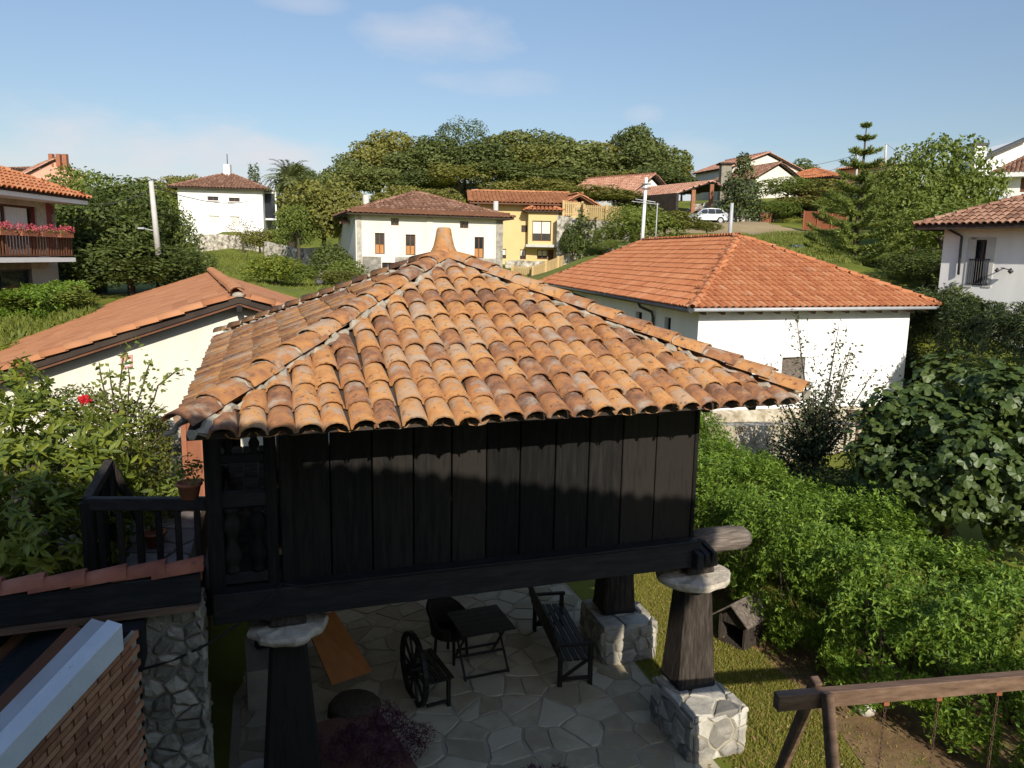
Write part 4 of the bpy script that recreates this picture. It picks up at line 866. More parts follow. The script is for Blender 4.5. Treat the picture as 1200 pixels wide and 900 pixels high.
caps(LE[0]+fo, LP+fo, .44, vt, lb, 'verge_tile', .02); caps(LE[1]+fo, LP+fo, .44, vt, lb, 'verge_tile', .02)
rt2 = np_mesh('ridge_tile', *tile_arrays(.17, .155, .50, .02, 6, .75), m_ridge_lit)
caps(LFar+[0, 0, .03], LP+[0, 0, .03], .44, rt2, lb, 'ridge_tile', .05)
mb = MB()
for s in (-1, 1):                            # mortar along the verge
    a, b = LE[0 if s < 0 else 1]+ld*.2, LP+ld*.2; pts = [a+(b-a)*t+[0, 0, .085] for t in np.linspace(.25, .93, 40)]
    mb.tube(pts, [max(.008, random.gauss(.03, .022)) for _ in pts], 5)
mb.lathe([(.13, 0), (.12, .05), (.07, .09), (.01, .10)], LP+ld*.09+[0, 0, .0], 10, .1); mb.build('mortar', m_mortar, lb, world=True)
over = .42; wi = LH-.5
W0, W1 = LP+ld*over-lx*wi, LP+ld*over+lx*wi; W2, W3 = LFar-ld*.3+lx*wi, LFar-ld*.3-lx*wi
zE = LE[0][2]+.06; zR = LP[2]-.16
mb = MB(); P_ = lambda p, z: (p[0], p[1], z)
zw = LP[2]-.14-wi*math.tan(R_(18.2))
mb.poly(P_(W0, 1.0), P_(W1, 1.0), P_(W1, zw), P_((W0+W1)/2, zR), P_(W0, zw)); mb.poly(P_(W1, 1.0), P_(W2, 1.0), P_(W2, zw), P_(W1, zw))
mb.poly(P_(W2, 1.0), P_(W3, 1.0), P_(W3, zw), P_((W2+W3)/2, zR), P_(W2, zw)); mb.poly(P_(W3, 1.0), P_(W0, 1.0), P_(W0, zw), P_(W3, zw)); mb.build('wall', m_cream, lb, world=True)
for s in (-1, 1):                            # dark barge board and soffit lath under the verge
    a, b = LE[0 if s < 0 else 1], LP.copy(); mb = MB(); mb.bar(a+ld*.06+[0, 0, -.13], b+ld*.06+[0, 0, -.13], .05, .10); mb.build('barge_board', m_frame, lb, world=True)
    mb = MB(); mb.bar(a+ld*.36+[0, 0, -.20], b+ld*.36+[0, 0, -.19], .05, .06); mb.build('soffit_lath', m_greywood, lb, world=True)
mb = MB(); mb.bar(LP+ld*.0+[0, 0, -.24], LP+ld*.6+[0, 0, -.24], .11, .13); mb.build('ridge_beam', m_black_h, lb, world=True)
wn_ = -ld; q = [at_plane(x, y, W0, ld) for x, y in ((141.5, 433), (155.5, 429), (155.5, 415.5), (141.5, 416.5))]
pq = thing('wall_plaque', 'small faded red plaque on the cream gable wall', 'plaque', q[0]); mb = MB(); mb.slab(q, wn_, .03); mb.build('plate', m_plate, pq, world=True)
qm = sum(q)/4; ex_ = (q[1]-q[0]); ez_ = (q[3]-q[0]); mb = MB()
mb.slab([q[0]+ex_*a+ez_*b+wn_*.03 for a, b in ((.15, .12), (.85, .12), (.85, .55), (.15, .55))], wn_, .006); mb.build('picture', m_wframe, pq, world=True)
mb = MB(); mb.slab([q[0]+ex_*a+ez_*b+wn_*.037 for a, b in ((.3, .26), (.75, .22), (.62, .42), (.38, .46))], wn_, .004); mb.build('emblem', m_metal, pq, world=True)
# sunlit rubble garden wall and terracotta shutter by the corner of that building
a, b = at(178, 520, 13.0), at(232, 520, 12.2); mb = MB(); mb.slab([(a[0], a[1], 1.5), (b[0], b[1], 1.5), (b[0], b[1], at(205, 505, 12.5)[2]), (a[0]-.1, a[1], at(205, 498, 12.5)[2])], (.2, .5, 0), .5)
tag(mb.build('garden_wall', m_rubble), 'sunlit pale rubble wall behind the potted plants left of the granary', 'wall')
sh = thing('terracotta_shutter', 'tall terracotta-coloured shutter standing behind the granary corner post', 'shutter', at(232, 640, 11.6)*[1, 1, 0]+[0, 0, 2.2])
a, b = at(219, 600, 11.7), at(268, 600, 11.4); mb = MB(); mb.slab([(a[0], a[1], 2.2), (b[0], b[1], 2.2), (b[0], b[1], 3.42), (a[0], a[1], 3.42)], (0, 1, 0), .06); mb.build('panel', m_terra, sh, world=True)
for f_ in (.05, .5, .95): mb = MB(); p = a+(b-a)*f_; mb.bar((p[0], p[1]-.02, 2.2), (p[0], p[1]-.02, 3.42), .08, .04, (0, 1, 0)); mb.build('stile', m_terra, sh, world=True)
# ------------------------------------------------------------------ white barn on the right with the big orange hip roof
wb_ = thing('white_barn', 'white barn with a big bright orange hipped tile roof right of the granary', 'building', (9, 28, 1.4))
BZ = 4.62
C0 = at_z(812, 362, BZ); C1 = at_z(1106, 359.5, BZ); C3 = at_z(633, 331, BZ)
C2 = C1+(C3-C0)
e0 = nrm(C1-C0); e3 = nrm(C3-C0); wA = C0+e0*.45+e3*.5; wB = C1-e0*.95+e3*.5
wD = C3+e0*.45-e3*.5; wC = wB+(wD-wA)
def rect_on(O, e, px): return fit_rect(O, e, px)
nl = np.array([e3[1], -e3[0], 0])
ops = {3: []}
for px in ((779, 371, 785.5, 389.5), (745, 364.5, 752, 379), (715, 360, 722, 369), (694.5, 356, 702, 360.5)):
    u, z, w, h = fit_rect(wD, -e3, px); ops[3].append((u, z, w, h, 'plain'))
u, z, w, h = fit_rect(wA, e0, (917, 419, 941, 458)); ops[0] = [(u, z, w, h, 'shutgrey')]
house_walls(wb_, [wA, wB, wC, wD], .6, BZ+.12, m_white, ops, fm=m_metal)
mid = (C0+C1)/2; rA = at(865, 277.5, 28.3); rB = rA+e3*float(np.linalg.norm(C3-C0)-2*5.3)
roof(wb_, [C0, C1, C2, C3], (rA, rB), m_tile_org, pitch=.235, row=.36, deck_t=.09)
nj = 14
for j in range(nj):                           # rafter tails
    p = C0+(C1-C0)*(j+.7)/(nj+.6); mb = MB(); mb.bar(p+e3*.12+[0, 0, -.14], p+e3*.62+[0, 0, -.04], .11, .10); mb.build('rafter', m_brownwood, wb_, world=True)
mb = MB(); mb.tube([C0-e3*.05+[0, 0, -.03], C1-e3*.05+[0, 0, -.03]], .055, 8); mb.build('gutter', m_zinc, wb_, world=True)
mb = MB(); mb.tube([C0-e0*.06+[0, 0, -.05], C3-e0*.06+[0, 0, -.05]], .075, 8); mb.build('gutter', m_metal, wb_, world=True)
for px in (760, 680):
    P0 = at_plane(px-12, 352+(760-px)*-.13, C0, nl); P1 = at_plane(px+8, 360+(760-px)*-.15, wA, nl); P1 = P1-e0*.07; P2 = P1*[1, 1, 0]+[0, 0, 1.2]
    P0[2] = BZ-.1; P1[2] = BZ-.42; mb = MB(); mb.tube([P0, P0+(P1-P0)*.15+[0, 0, -.1], P1+(P0-P1)*.1, P1+[0, 0, -.15], P2], .05, 7); mb.build('downpipe', m_metal, wb_, world=True)
mb = MB(); mb.hexa([wA-e3*.25+[0, 0, -4], wB-e3*.25+[0, 0, -4], wB+[0, 0, -4], wA+[0, 0, -4], wA*[1, 1, 0]-e3*.22+[0, 0, 1.50], wB*[1, 1, 0]-e3*.22+[0, 0, 1.30], wB*[1, 1, 0]+[0, 0, 1.36], wA*[1, 1, 0]+[0, 0, 1.56]])
mb.build('plinth', m_sand, wb_, world=True)
# low sunlit rubble terrace wall in front of the barn, rusty bowl on it
a, b = at(812, 500, 18.6), at(1010, 497, 21.0); mb = MB(); dz = np.array([0, 0, -1.6]); up_ = nrm(np.array([-(b-a)[1], (b-a)[0], 0]))
mb.hexa([a+dz, b+dz, b+up_*.5+dz, a+up_*.5+dz, a, b, b+up_*.5, a+up_*.5]); tag(mb.build('garden_wall', m_sand), 'low sunlit rubble wall along the foot of the white barn', 'wall')
c = at(1006, 487, 20.3); fb_ = thing('fire_bowl', 'rusty brown bowl on a short post beside the white barn', 'bowl', c); mb = MB(); mb.lathe([(.03, -.05), (.22, -.02), (.34, .06), (.36, .08), (.30, .05), (.02, .0)], (0, 0, 0), 14); mb.build('bowl', m_brownwood, fb_); mb = MB(); mb.tube([(0, 0, -1.0), (0, 0, -.04)], .04, 8); mb.build('post', m_brownwood, fb_)
# ------------------------------------------------------------------ red house with balcony at the left edge
rh = thing('red_house', 'dark red house with stone-framed window, flowered balcony and orange roof at the left edge', 'house', (-22, 25, 3.7))
Xc = -18.2
def pw(x, y, X=Xc): return at_plane(x, y, (X, 0, 0), (1, 0, 0))
far = pw(67, 300)[1]; ze = pw(70, 231, -17.6)[2]
zs = pw(70, 303, -17.4)[2]; z0 = 3.2
def rx(q): a, b = pw(q[0], q[1]), pw(q[2], q[3]); return [min(a[1], b[1])-14.0, min(a[2], b[2]), abs(a[1]-b[1]), abs(a[2]-b[2])]
RQ = [(Xc-9, 14.0), (Xc, 14.0), (Xc, far), (Xc-9, far)]
lo_ = rx((-30, 317, 40, 350)); up_w = rx((-30, 243, 44.5, 298))
up_w[3] = up_w[3]; up_w[1] = zs+.05; up_w[3] = pw(44, 243)[2]-zs-.05
lower = house_walls(rh, RQ, z0, zs-.1, m_stone_w, {1: [(*lo_, 'plain')]}, fm=m_metal)
upper = house_walls(rh, RQ, zs-.1, ze+.25, m_red, {1: [(*up_w, 'plain')]}, name='upper_wall', fm=m_frame)
def plate(name, m, y0, y1, za, zb, x0, x1, parent=rh): mb = MB(); mb.span((x0, y0, za), (x1, y1, zb)); return mb.build(name, m, parent, world=True)
yw = 14.0+up_w[0]+up_w[2]
plate('window_surround', m_stone_w, yw, pw(53, 260)[1], zs+.05, up_w[1]+up_w[3]+.45, Xc, Xc+.06); plate('window_surround', m_stone_w, 17, yw, up_w[1]+up_w[3], up_w[1]+up_w[3]+.45, Xc, Xc+.058)
for k in range(7): plate('quoin', m_stone_w, pw(60, 260)[1]+(.12 if k % 2 else 0), far+.02, zs+.06+k*.33, zs+.38+k*.33, Xc, Xc+.05)
for y in (19.5, 21.4, 22.6): plate('curtain', m_lace, y, y+.8, zs+.1, up_w[1]+up_w[3]-.08, Xc-.12, Xc-.08)
plate('curtain', m_lace, yw-1.6, yw-.35, zs+.1, up_w[1]+up_w[3]-.08, Xc-.12, Xc-.08)
plate('window_sill', m_conc, 18, 14+lo_[0]+lo_[2]+.4, lo_[1]-.12, lo_[1], Xc, Xc+.18)
yend = pw(84, 300, -17.35)[1]
plate('balcony_slab', m_white, 14.0, yend, zs-.12, zs+.04, Xc, -17.2)
plate('balcony_rail', m_frame, 14.0, yend-.06, zs+.92, zs+.98, -17.32, -17.24); plate('balcony_rail', m_frame, 14.0, yend-.06, zs+.10, zs+.15, -17.31, -17.25)
y = 20.0; bal = MB(); bal.box((-17.28, 0, 0), (.045, .06, .80)); bme = bal.mesh('baluster', m_frame)
while y < yend: link('baluster', bme, rh, np.array([0, y, zs+.53])-np.array(rh.location)); y += .17
for k in range(9):
    yy = 20.6+k*1.15
    if yy+.5 > yend: break
    if yy < 25.5: continue
    fb = thing('flower_box', ['window box of pink geraniums at the right end of the red balcony', 'second geranium box from the right end of the red balcony', 'third geranium box from the right end of the red balcony', 'geranium box nearest the left picture edge on the red balcony', 'geranium box on the red balcony cut by the picture edge'][max(0, min(4, int((yend-yy-.5)/1.15)))], 'flower box', (-17.16, yy, zs+.80), 0, 'geranium boxes along the red balcony'); mb = MB(); mb.box((0, 0, .08), (.2, .85, .17)); mb.build('trough', m_terra, fb)
    crown(fb, [(random.uniform(-.05, .05), random.uniform(-.42, .42), random.uniform(.22, .34), .16, .2, .15) for _ in range(7)], 420, .07, .05, m_flower, 'flowers', shell=.8)['kind'] = 'stuff'; crown(fb, [(0, random.uniform(-.4, .4), .18, .14, .2, .1) for _ in range(5)], 200, .07, .04, L_mid, 'foliage', shell=.8)['kind'] = 'stuff'
RE = [(Xc-10.2, 12.8, ze), (Xc+1.15, 12.8, ze), (Xc+1.15, far+.55, ze), (Xc-10.2, far+.55, ze)]
roof(rh, RE, ((Xc-4.5, 18.2, ze+2.25), (Xc-4.5, far-3.6, ze+2.25)), m_tile_org, pitch=.27, row=.40, deck_t=.05)
plate('eave_board', m_white, 12.9, far+.5, ze-.22, ze-.06, Xc+.0, Xc+1.1)
tp = np.array([-17.0, far-1, 0]); mb = MB(); mb.slab([(-26, far+.2, 2.5), (-18.5, far+.2, 2.5), (-14.5, far+2.5, 2.5), (-14.5, far+2.5, 5.0), (-18.5, far+.2, 5.0), (-26, far+.2, 5.0)], (0, .3, 0), .3) if False else None
c0, c1 = at(72, 345, 36.5), at(112, 335, 36.5); mb = MB(); mb.slab([(c0[0]-1, c0[1], 3.2), (c1[0]+.4, c1[1], 3.2), (c1[0]+.4, c1[1], 5.9), (c0[0]-1, c0[1], 5.9)], (0, 1, 0), .3); m_teal = mat('blue green render', [(.05,.09,.11),(.075,.12,.14)], 1, .9)
tag(mb.build('garden_wall', m_teal), 'shaded blue-green wall under the big tree beside the red house', 'wall')
# ------------------------------------------------------------------ generic far houses
def far_house(name, label, cat, A_, B_, depth, zb, zt, wm, tm, rise, over=.6, openings=None, hip=True, axis='x', fm=None, pitch=.33, row=.5, inset=None, ridge=None, soff=None):
    """front wall runs from A_ to B_ (plan points), the house goes `depth` back"""
    A_, B_ = np.array(A_[:2], float), np.array(B_[:2], float); e = nrm(B_-A_); n = np.array([-e[1], e[0]]); q = [A_, B_, B_+n*depth, A_+n*depth]; c = sum(q)/4
    t = thing(name, label, cat, (c[0], c[1], zb)); O = np.array([A_[0], A_[1], 0]); E3 = np.array([e[0], e[1], 0]); op = {}
    for k, lst in (openings or {}).items():
        a, b = q[k], q[(k+1) % 4]; ee = nrm(b-a); op[k] = []
        for px in lst: op[k].append((*fit_rect(np.array([a[0], a[1], 0]), np.array([ee[0], ee[1], 0]), px[:4]), *px[4:]))
    house_walls(t, q, zb-1.5, zt+(.1 if hip else .05), wm, op, fm=fm)
    ev = [np.array([*p, zt]) for p in offset(q, over)]
    if hip:
        ins = inset or depth/2+over; a = (ev[0]+ev[3])/2; b = (ev[1]+ev[2])/2; d = nrm(b-a); L = np.linalg.norm(b-a); ins = min(ins, L/2-.05); rd = [a+d*ins+[0, 0, rise], b-d*ins+[0, 0, rise]]
        if axis == 'y': a = (ev[0]+ev[1])/2; b = (ev[2]+ev[3])/2; d = nrm(b-a); L = np.linalg.norm(b-a); ins = min(np.linalg.norm(ev[1]-ev[0])/2, L/2-.05); rd = [a+d*ins+[0, 0, rise], b-d*ins+[0, 0, rise]]
        roof(t, ev, (rd[0], rd[1]) if axis == 'y' else (rd[1], rd[0]), tm, pitch, row, soffit=soff) if axis == 'y' else roof(t, [ev[1], ev[2], ev[3], ev[0]], (rd[1], rd[0]), tm, pitch, row, soffit=soff)
    elif axis == 'x':                        # ridge parallel to the front
        a = (ev[0]+ev[3])/2+[0, 0, rise]; b = (ev[1]+ev[2])/2+[0, 0, rise]; roof(t, [ev[1], ev[2], ev[3], ev[0]], (b, a), tm, pitch, row, gable=True, soffit=soff)
        for (p0, p1) in ((q[1], q[2]), (q[3], q[0])): mb = MB(); m_ = (p0+p1)/2; mb.poly((*p0, zt+.05), (*p1, zt+.05), (*m_, zt+rise*depth/(depth+2*over)-.12)); mb.build('gable', wm, t, world=True)
    else:                                    # ridge runs away from us, gable to the front
        a = (ev[0]+ev[1])/2+[0, 0, rise]; b = (ev[2]+ev[3])/2+[0, 0, rise]; w_ = np.linalg.norm(B_-A_); roof(t, ev, (a, b), tm, pitch, row, gable=True, soffit=soff)
        for (p0, p1) in ((q[0], q[1]), (q[2], q[3])): mb = MB(); m_ = (p0+p1)/2; mb.poly((*p0, zt+.05), (*p1, zt+.05), (*m_, zt+rise*w_/(w_+2*over)-.12)); mb.build('gable', wm, t, world=True)
    t['_q'] = 0; del t['_q']
    return t, q
def fplate(parent, name, m, O, e, px, out=.04, back=0.0):  # a plate standing proud of a facade, given as a pixel box
    u, z, w, h = fit_rect(O, e, px); n = np.array([e[1], -e[0], 0]); O = np.array([O[0], O[1], 0]); mb = MB()
    p = O+e*u+[0, 0, z]-n*back; mb.hexa([p, p+e*w, p+e*w+n*(out+back), p+n*(out+back), p+[0, 0, h], p+e*w+[0, 0, h], p+e*w+n*(out+back)+[0, 0, h], p+n*(out+back)+[0, 0, h]]); return mb.build(name, m, parent, world=True)
# white two-storey house, upper left
a, b = at(211, 280, 85), at(309.5, 280, 86.5); w2, q2 = far_house('white_house', 'tall white two-storey house with a brown pyramid roof on the grassy slope', 'house', a, b, 9.5, 7.2, at(213, 219.5, 85)[2], m_white, m_tile_brn, 1.9, .75,
    {0: [(243, 230, 256, 235.2), (268, 231.5, 281, 236.5), (244.3, 252.5, 257.7, 265.5, 'shut', m_wframe), (269, 253.5, 282, 266.3, 'shut', m_wframe)], 1: []}, inset=4.6)
e_ = np.array([*nrm(b-a)[:2], 0]); O_ = np.array([a[0], a[1], 0])
for px in ((242.5, 223.6, 257, 225), (267.5, 224.6, 281.5, 226.2), (242, 235.2, 257.5, 236.2), (267, 236.5, 282, 237.5)): fplate(w2, 'window_ledge', m_wframe, O_, e_, px, .12)
ct = (q2[0]+q2[1]+q2[2]+q2[3])/4; zt = at(213, 219.5, 85)[2]; mb = MB(); mb.box((*ct, zt+2.4), (.7, .7, 1.3)); mb.build('chimney', m_wframe, w2, world=True); mb = MB(); mb.tube([(*ct, zt+3), (*ct, zt+4.2)], .05, 6); mb.build('aerial', m_metal, w2, world=True)
g0 = at(311.5, 280, 88); mb = MB(); mb.span((g0[0], g0[1], 9.5), (g0[0]+1.2, g0[1]+5, 12.4)); mb.build('glazed_gallery', m_glass, w2, world=True)
for z in (9.5, 12.4): mb = MB(); mb.span((g0[0]-.05, g0[1]-.1, z), (g0[0]+1.35, g0[1]+5.1, z+.2)); mb.build('gallery_slab', m_wframe, w2, world=True)
mb = MB(); mb.span((g0[0]+1.2, g0[1]-.08, 6.5), (g0[0]+1.35, g0[1]+.1, 12.4)); mb.build('gallery_post', m_wframe, w2, world=True)
def stonewall(label, pts, h, th=.5, m=None, name='garden_wall', sink=1.2):  # pts: (x, y, topz)
    pts = [np.array(p, float) for p in pts]; t = thing(name, label, 'wall', (pts[0][0], pts[0][1], pts[0][2]-h)); mb = MB(); M_ = 3
    fine = []
    for p, q in zip(pts, pts[1:]): fine += [p+(q-p)*s for s in np.linspace(0, 1, max(2, int(np.linalg.norm(q-p)/.7)))[:-1]]
    fine.append(pts[-1]); fine = [p+[0, 0, random.uniform(-.07, .07)] for p in fine]
    for p, q in zip(fine, fine[1:]):
        d = nrm((q-p)*[1, 1, 0]); n = np.array([-d[1], d[0], 0])*th/2; dz = np.array([0, 0, -h-sink]); mb.hexa([p-n+dz, q-n+dz, q+n+dz, p+n+dz, p-n, q-n, q+n, p+n])
    mb.build('masonry', m or m_rubble, t, world=True); return t
stonewall('grey stone retaining wall below the white two-storey house', [at(228, 274, 80), at(262, 275, 80), at(308, 277, 80)], 2.0)
stonewall('pale stone wall half hidden by the trees right of the white house', [at(312, 283, 70), at(345, 291, 68), at(372, 290, 66), at(415, 284, 64)], 2.6)
stonewall('low stone wall along the lane in front of the orange roof', [at(325, 345, 44), at(360, 345, 44), at(402, 340, 46)], .8)
stonewall('old grey stone wall under the red house at the left edge', [at(-20, 362, 27), at(8, 366, 27), at(46, 382, 26)], 1.6)
# cream house in the middle
a, b = at(417.5, 322, 54), at(588.5, 310, 57.5); zt = at(417.5, 250.0, 54)[2]
mh, qm_ = far_house('cream_house', 'wide cream house with three orange shutters and a low brown roof behind the granary finial', 'house', a, b, 10.5, 4.0, zt, m_cream, m_tile_brn, 1.95, .65,
    {0: [(458, 255.6, 467.4, 264.3), (539, 259.2, 549, 267.6), (439.3, 272.8, 451, 297.8, 'half'), (475.3, 274.6, 487, 299, 'half'), (556.2, 277.6, 567, 302.6, 'half'), (447.6, 307.6, 462.5, 320.5, 'plain')]}, inset=6.2, pitch=.36)
e_ = np.array([*nrm((b-a)*[1, 1, 0])[:2], 0]); O_ = np.array([a[0], a[1], 0])
fplate(mh, 'quoin_strip', m_stone_p, O_, e_, (417.6, 252.5, 424.5, 325), .05); fplate(mh, 'quoin_strip', m_stone_p, O_, e_, (581.5, 258, 588.5, 318), .05); fplate(mh, 'pilaster', m_cream, O_, e_, (500, 255.5, 507, 296), .06)
fplate(mh, 'stone_plinth', m_stone_p, O_, e_, (424.6, 300.5, 447, 328), .03); fplate(mh, 'stone_plinth', m_stone_p, O_, e_, (463, 301, 581, 326), .03); fplate(mh, 'gutter', m_frame, O_, e_, (410, 248.5, 594, 250), .75)
cc = at(429, 236, 62); mb = MB(); mb.tube([(cc[0], cc[1], zt+.2), (cc[0], cc[1], at(429, 228.5, 62)[2])], .26, 10); mb.build('chimney', m_conc, mh, world=True)
cc = at(407, 258, 58); mb = MB(); mb.slab([at(398, 260, 56.5), at(416, 259, 56.5), at(418, 252, 60), at(404, 253, 60)], (0, 0, -1), .12); mb.build('porch_roof', m_tile_brn, mh, world=True)
p = at(415, 262, 57); mb = MB(); mb.tube([(p[0]-.1, p[1], 3.8), (p[0]-.1, p[1], p[2]+.1)], .09, 7); mb.build('porch_post', m_frame, mh, world=True)
# yellow house
a, b = at(562, 310, 65), at(659.5, 310, 65.6); zt = at(563, 237.5, 64.5)[2]
yh, qy = far_house('yellow_house', 'yellow house with orange gable roof and tiled bay window', 'house', a, b, 8.0, 5.0, zt, m_yellow, m_tile_bld, 1.25, .9,
    {0: [(611, 264, 618, 272.3), (609.5, 292.3, 616.3, 304, 'blind'), (588, 291.6, 593, 303, 'blind'), (629.5, 292.5, 641.5, 304, 'blind'), (642, 292.5, 648.5, 310, 'shutdark')]}, hip=False, axis='x', soff=m_frame)
e_ = np.array([*nrm((b-a)*[1, 1, 0])[:2], 0]); O_ = np.array([a[0], a[1], 0]); n_ = np.array([e_[1], -e_[0], 0])
u0, zb_, w_, h_ = fit_rect(O_+n_*.9, e_, (619.5, 247, 653.5, 287)); bq = [O_[:2]+e_[:2]*u0+n_[:2]*.9, O_[:2]+e_[:2]*(u0+w_)+n_[:2]*.9, O_[:2]+e_[:2]*(u0+w_), O_[:2]+e_[:2]*u0]
wr = fit_rect(np.array([*bq[0], 0]), e_, (624, 258.5, 645.5, 282.8))
house_walls(yh, bq, zb_, zb_+h_, m_yellow, {0: [(*wr, 'blind')]}, name='bay_window')
mb = MB(); c4 = sum(bq)/4; mb.box((*(c4+n_[:2]*.15), zb_-.1), (w_+.3, 1.3, .22)); mb.build('bay_floor', m_conc, yh, world=True)
be = [np.array([*p, zb_+h_]) for p in offset(bq, .35)]; roof(yh, be, ((be[0]+be[3])/2+e_*.9+[0, 0, .45], (be[1]+be[2])/2-e_*.9+[0, 0, .45]), m_tile_org, .33, .4) if False else roof(yh, [be[1], be[2], be[3], be[0]], ((be[1]+be[2])/2-e_*.8+[0, 0, .4], (be[0]+be[3])/2+e_*.8+[0, 0, .4]), m_tile_org, .33, .4)
cc = at(581, 242, 62); mb = MB(); mb.tube([(cc[0], cc[1], 8), (cc[0], cc[1], cc[2]+.4)], .2, 8); mb.build('flue', m_conc, yh, world=True)
# annex gable with the upper terrace right of the yellow house
a2, b2 = at(660.5, 262, 66.2), at(690, 262, 66.8); ya, _ = far_house('gabled_wing', 'yellow gabled wing behind the pale wooden terrace fence', 'house', a2, b2, 6, 6.5, at(665, 243, 66)[2], m_yellow, m_tile_bld, 1.0, .8, {0: [(674, 233+3, 684, 248)]}, hip=False, axis='y', soff=m_frame)
# upper terrace with pine fence on a creeper-covered stone wall
stonewall('tall pale stone retaining wall with creepers right of the yellow house', [at(655.5, 252.5, 64), at(690, 256, 63), at(735, 262, 61)], 5.2, 1.0)
def picket(label, pts, h, m, gap=.17, w=.13, name='wooden_fence', cat='fence', postgap=1.9):
    pts = [np.array(p, float) for p in pts]; t = thing(name, label, cat, pts[0]); pk = MB(); pk.box((0, 0, h/2), (w, .03, h)); me = pk.mesh('picket', m)
    for p, q in zip(pts, pts[1:]):
        L = np.linalg.norm((q-p)[:2]); an_ = math.atan2(*(q-p)[[1, 0]]); n = max(1, int(L/gap))
        for k in range(n): c = p+(q-p)*(k+.5)/n; link('picket', me, t, c-np.array(t.location), (0, 0, an_))
        for f in (.15, .85): mb = MB(); mb.bar(p+[0, 0, h*f], q+[0, 0, h*f], .05, .09); o = mb.build('fence_rail', m, t, world=True)
        for k in range(int(L/postgap)+1): c = p+(q-p)*min(1, k*postgap/L); mb = MB(); mb.box((c[0], c[1], c[2]+h/2), (.16, .16, h+.15)); mb.build('fence_post', m, t, world=True)
    return t
picket('pale wooden fence on top of the stone wall right of the yellow house', [at(660, 252.5, 64.4), at(682, 254, 64), at(684, 257.5, 62.5), at(728, 259.5, 61)], 1.15, m_pine)
picket('low pale wooden fence at the foot of the yellow house', [at(600, 331, 58), at(622, 333, 57), at(624, 333, 56), at(660, 318, 60)], 1.25, m_pine)
stonewall('low stone wall between the cream and yellow houses', [at(592, 305.5, 62), at(640, 305.5, 62)], 1.0)
# open shed with brick pillars and the red-roofed house behind
a, b = at(795, 239, 80), at(856, 239, 82); od = thing('open_shed', 'open-fronted shed with brick pillars and an old tiled roof above the parked car', 'shed', (a+b)/2)
pk_ = at(835, 212.5, 81); back = np.array([-5.5, 9.5, 0.]); el_, er_ = at(764, 229, 81)+0*back, at(853.5, 222, 83)
el2 = at(791, 227.5, 80.5)
roof(od, [el2, er_, er_+back, el2+back], (pk_, pk_+back), m_tile_pch, .33, .5, gable=True, caps=False)
for px, t_ in ((812, 222.5), (833, 216), (791.5, 229)): p = at(px, 238, 80.6); tz = at(px, t_, 80.6)[2]; mb = MB(); mb.span((p[0]-.19, p[1]-.19, p[2]-1), (p[0]+.19, p[1]+.19, tz)); mb.build('pillar', m_brick, od, world=True)
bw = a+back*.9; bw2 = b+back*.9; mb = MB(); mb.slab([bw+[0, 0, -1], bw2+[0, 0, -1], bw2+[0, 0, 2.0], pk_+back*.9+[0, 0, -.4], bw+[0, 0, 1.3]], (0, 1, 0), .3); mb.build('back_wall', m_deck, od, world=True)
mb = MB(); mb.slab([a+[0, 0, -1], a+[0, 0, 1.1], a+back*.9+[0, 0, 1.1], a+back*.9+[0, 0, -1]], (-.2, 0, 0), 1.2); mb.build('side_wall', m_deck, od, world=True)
a, b = at(745, 240, 92), at(797, 240, 96); far_house('red_roofed_house', 'white-gabled house with a faded red roof behind the open shed', 'house', at(740, 238, 90), at(782, 238, 95), 9, 11.5, at(760, 228, 92)[2], m_white, m_tile_pch, 2.3, .6, {}, hip=False, axis='y')
# grey-beige house with cream gable front
a, b = at(884, 236, 93), at(934, 236, 95); gh, _ = far_house('cream_gable_house', 'cream gabled house with two windows on the hill right of the conifer', 'house', a, b, 9, 13.0, at(886, 209, 93)[2], m_cream, m_tile_brn, 1.9, .4, {0: [(900.5, 213, 906, 221), (915.5, 215.5, 919, 222)]}, hip=False, axis='y')
a, b = at(856, 236, 101), at(934, 236, 104); far_house('beige_gable_house', 'taller beige gabled house standing behind the cream gable', 'house', a, b, 9, 13.5, at(858, 196, 101)[2], m_cream, m_tile_pch, 2.0, .35, {}, hip=False, axis='y')
p = at(849, 215, 97); mb = MB(); mb.box((p[0], p[1], p[2]-1), (1.2, 1.2, 6.4)); tw_ = thing('stone_chimney_stack', 'dark square stone stack at the left end of the beige house', 'chimney', (p[0], p[1], p[2]-4)); mb.build('shaft', m_stone_g, tw_, world=True); mb = MB(); mb.box((p[0], p[1], p[2]+2.3), (1.8, 1.8, .18)); mb.build('cap', m_deck, tw_, world=True)
far_house('flat_terrace_house', 'low ochre house with a flat red roof right of the cream gable', 'house', at(930, 224, 108), at(953, 224, 110), 7, 13, at(940, 212, 108)[2], m_cream, m_tile_org, .7, .4, {})
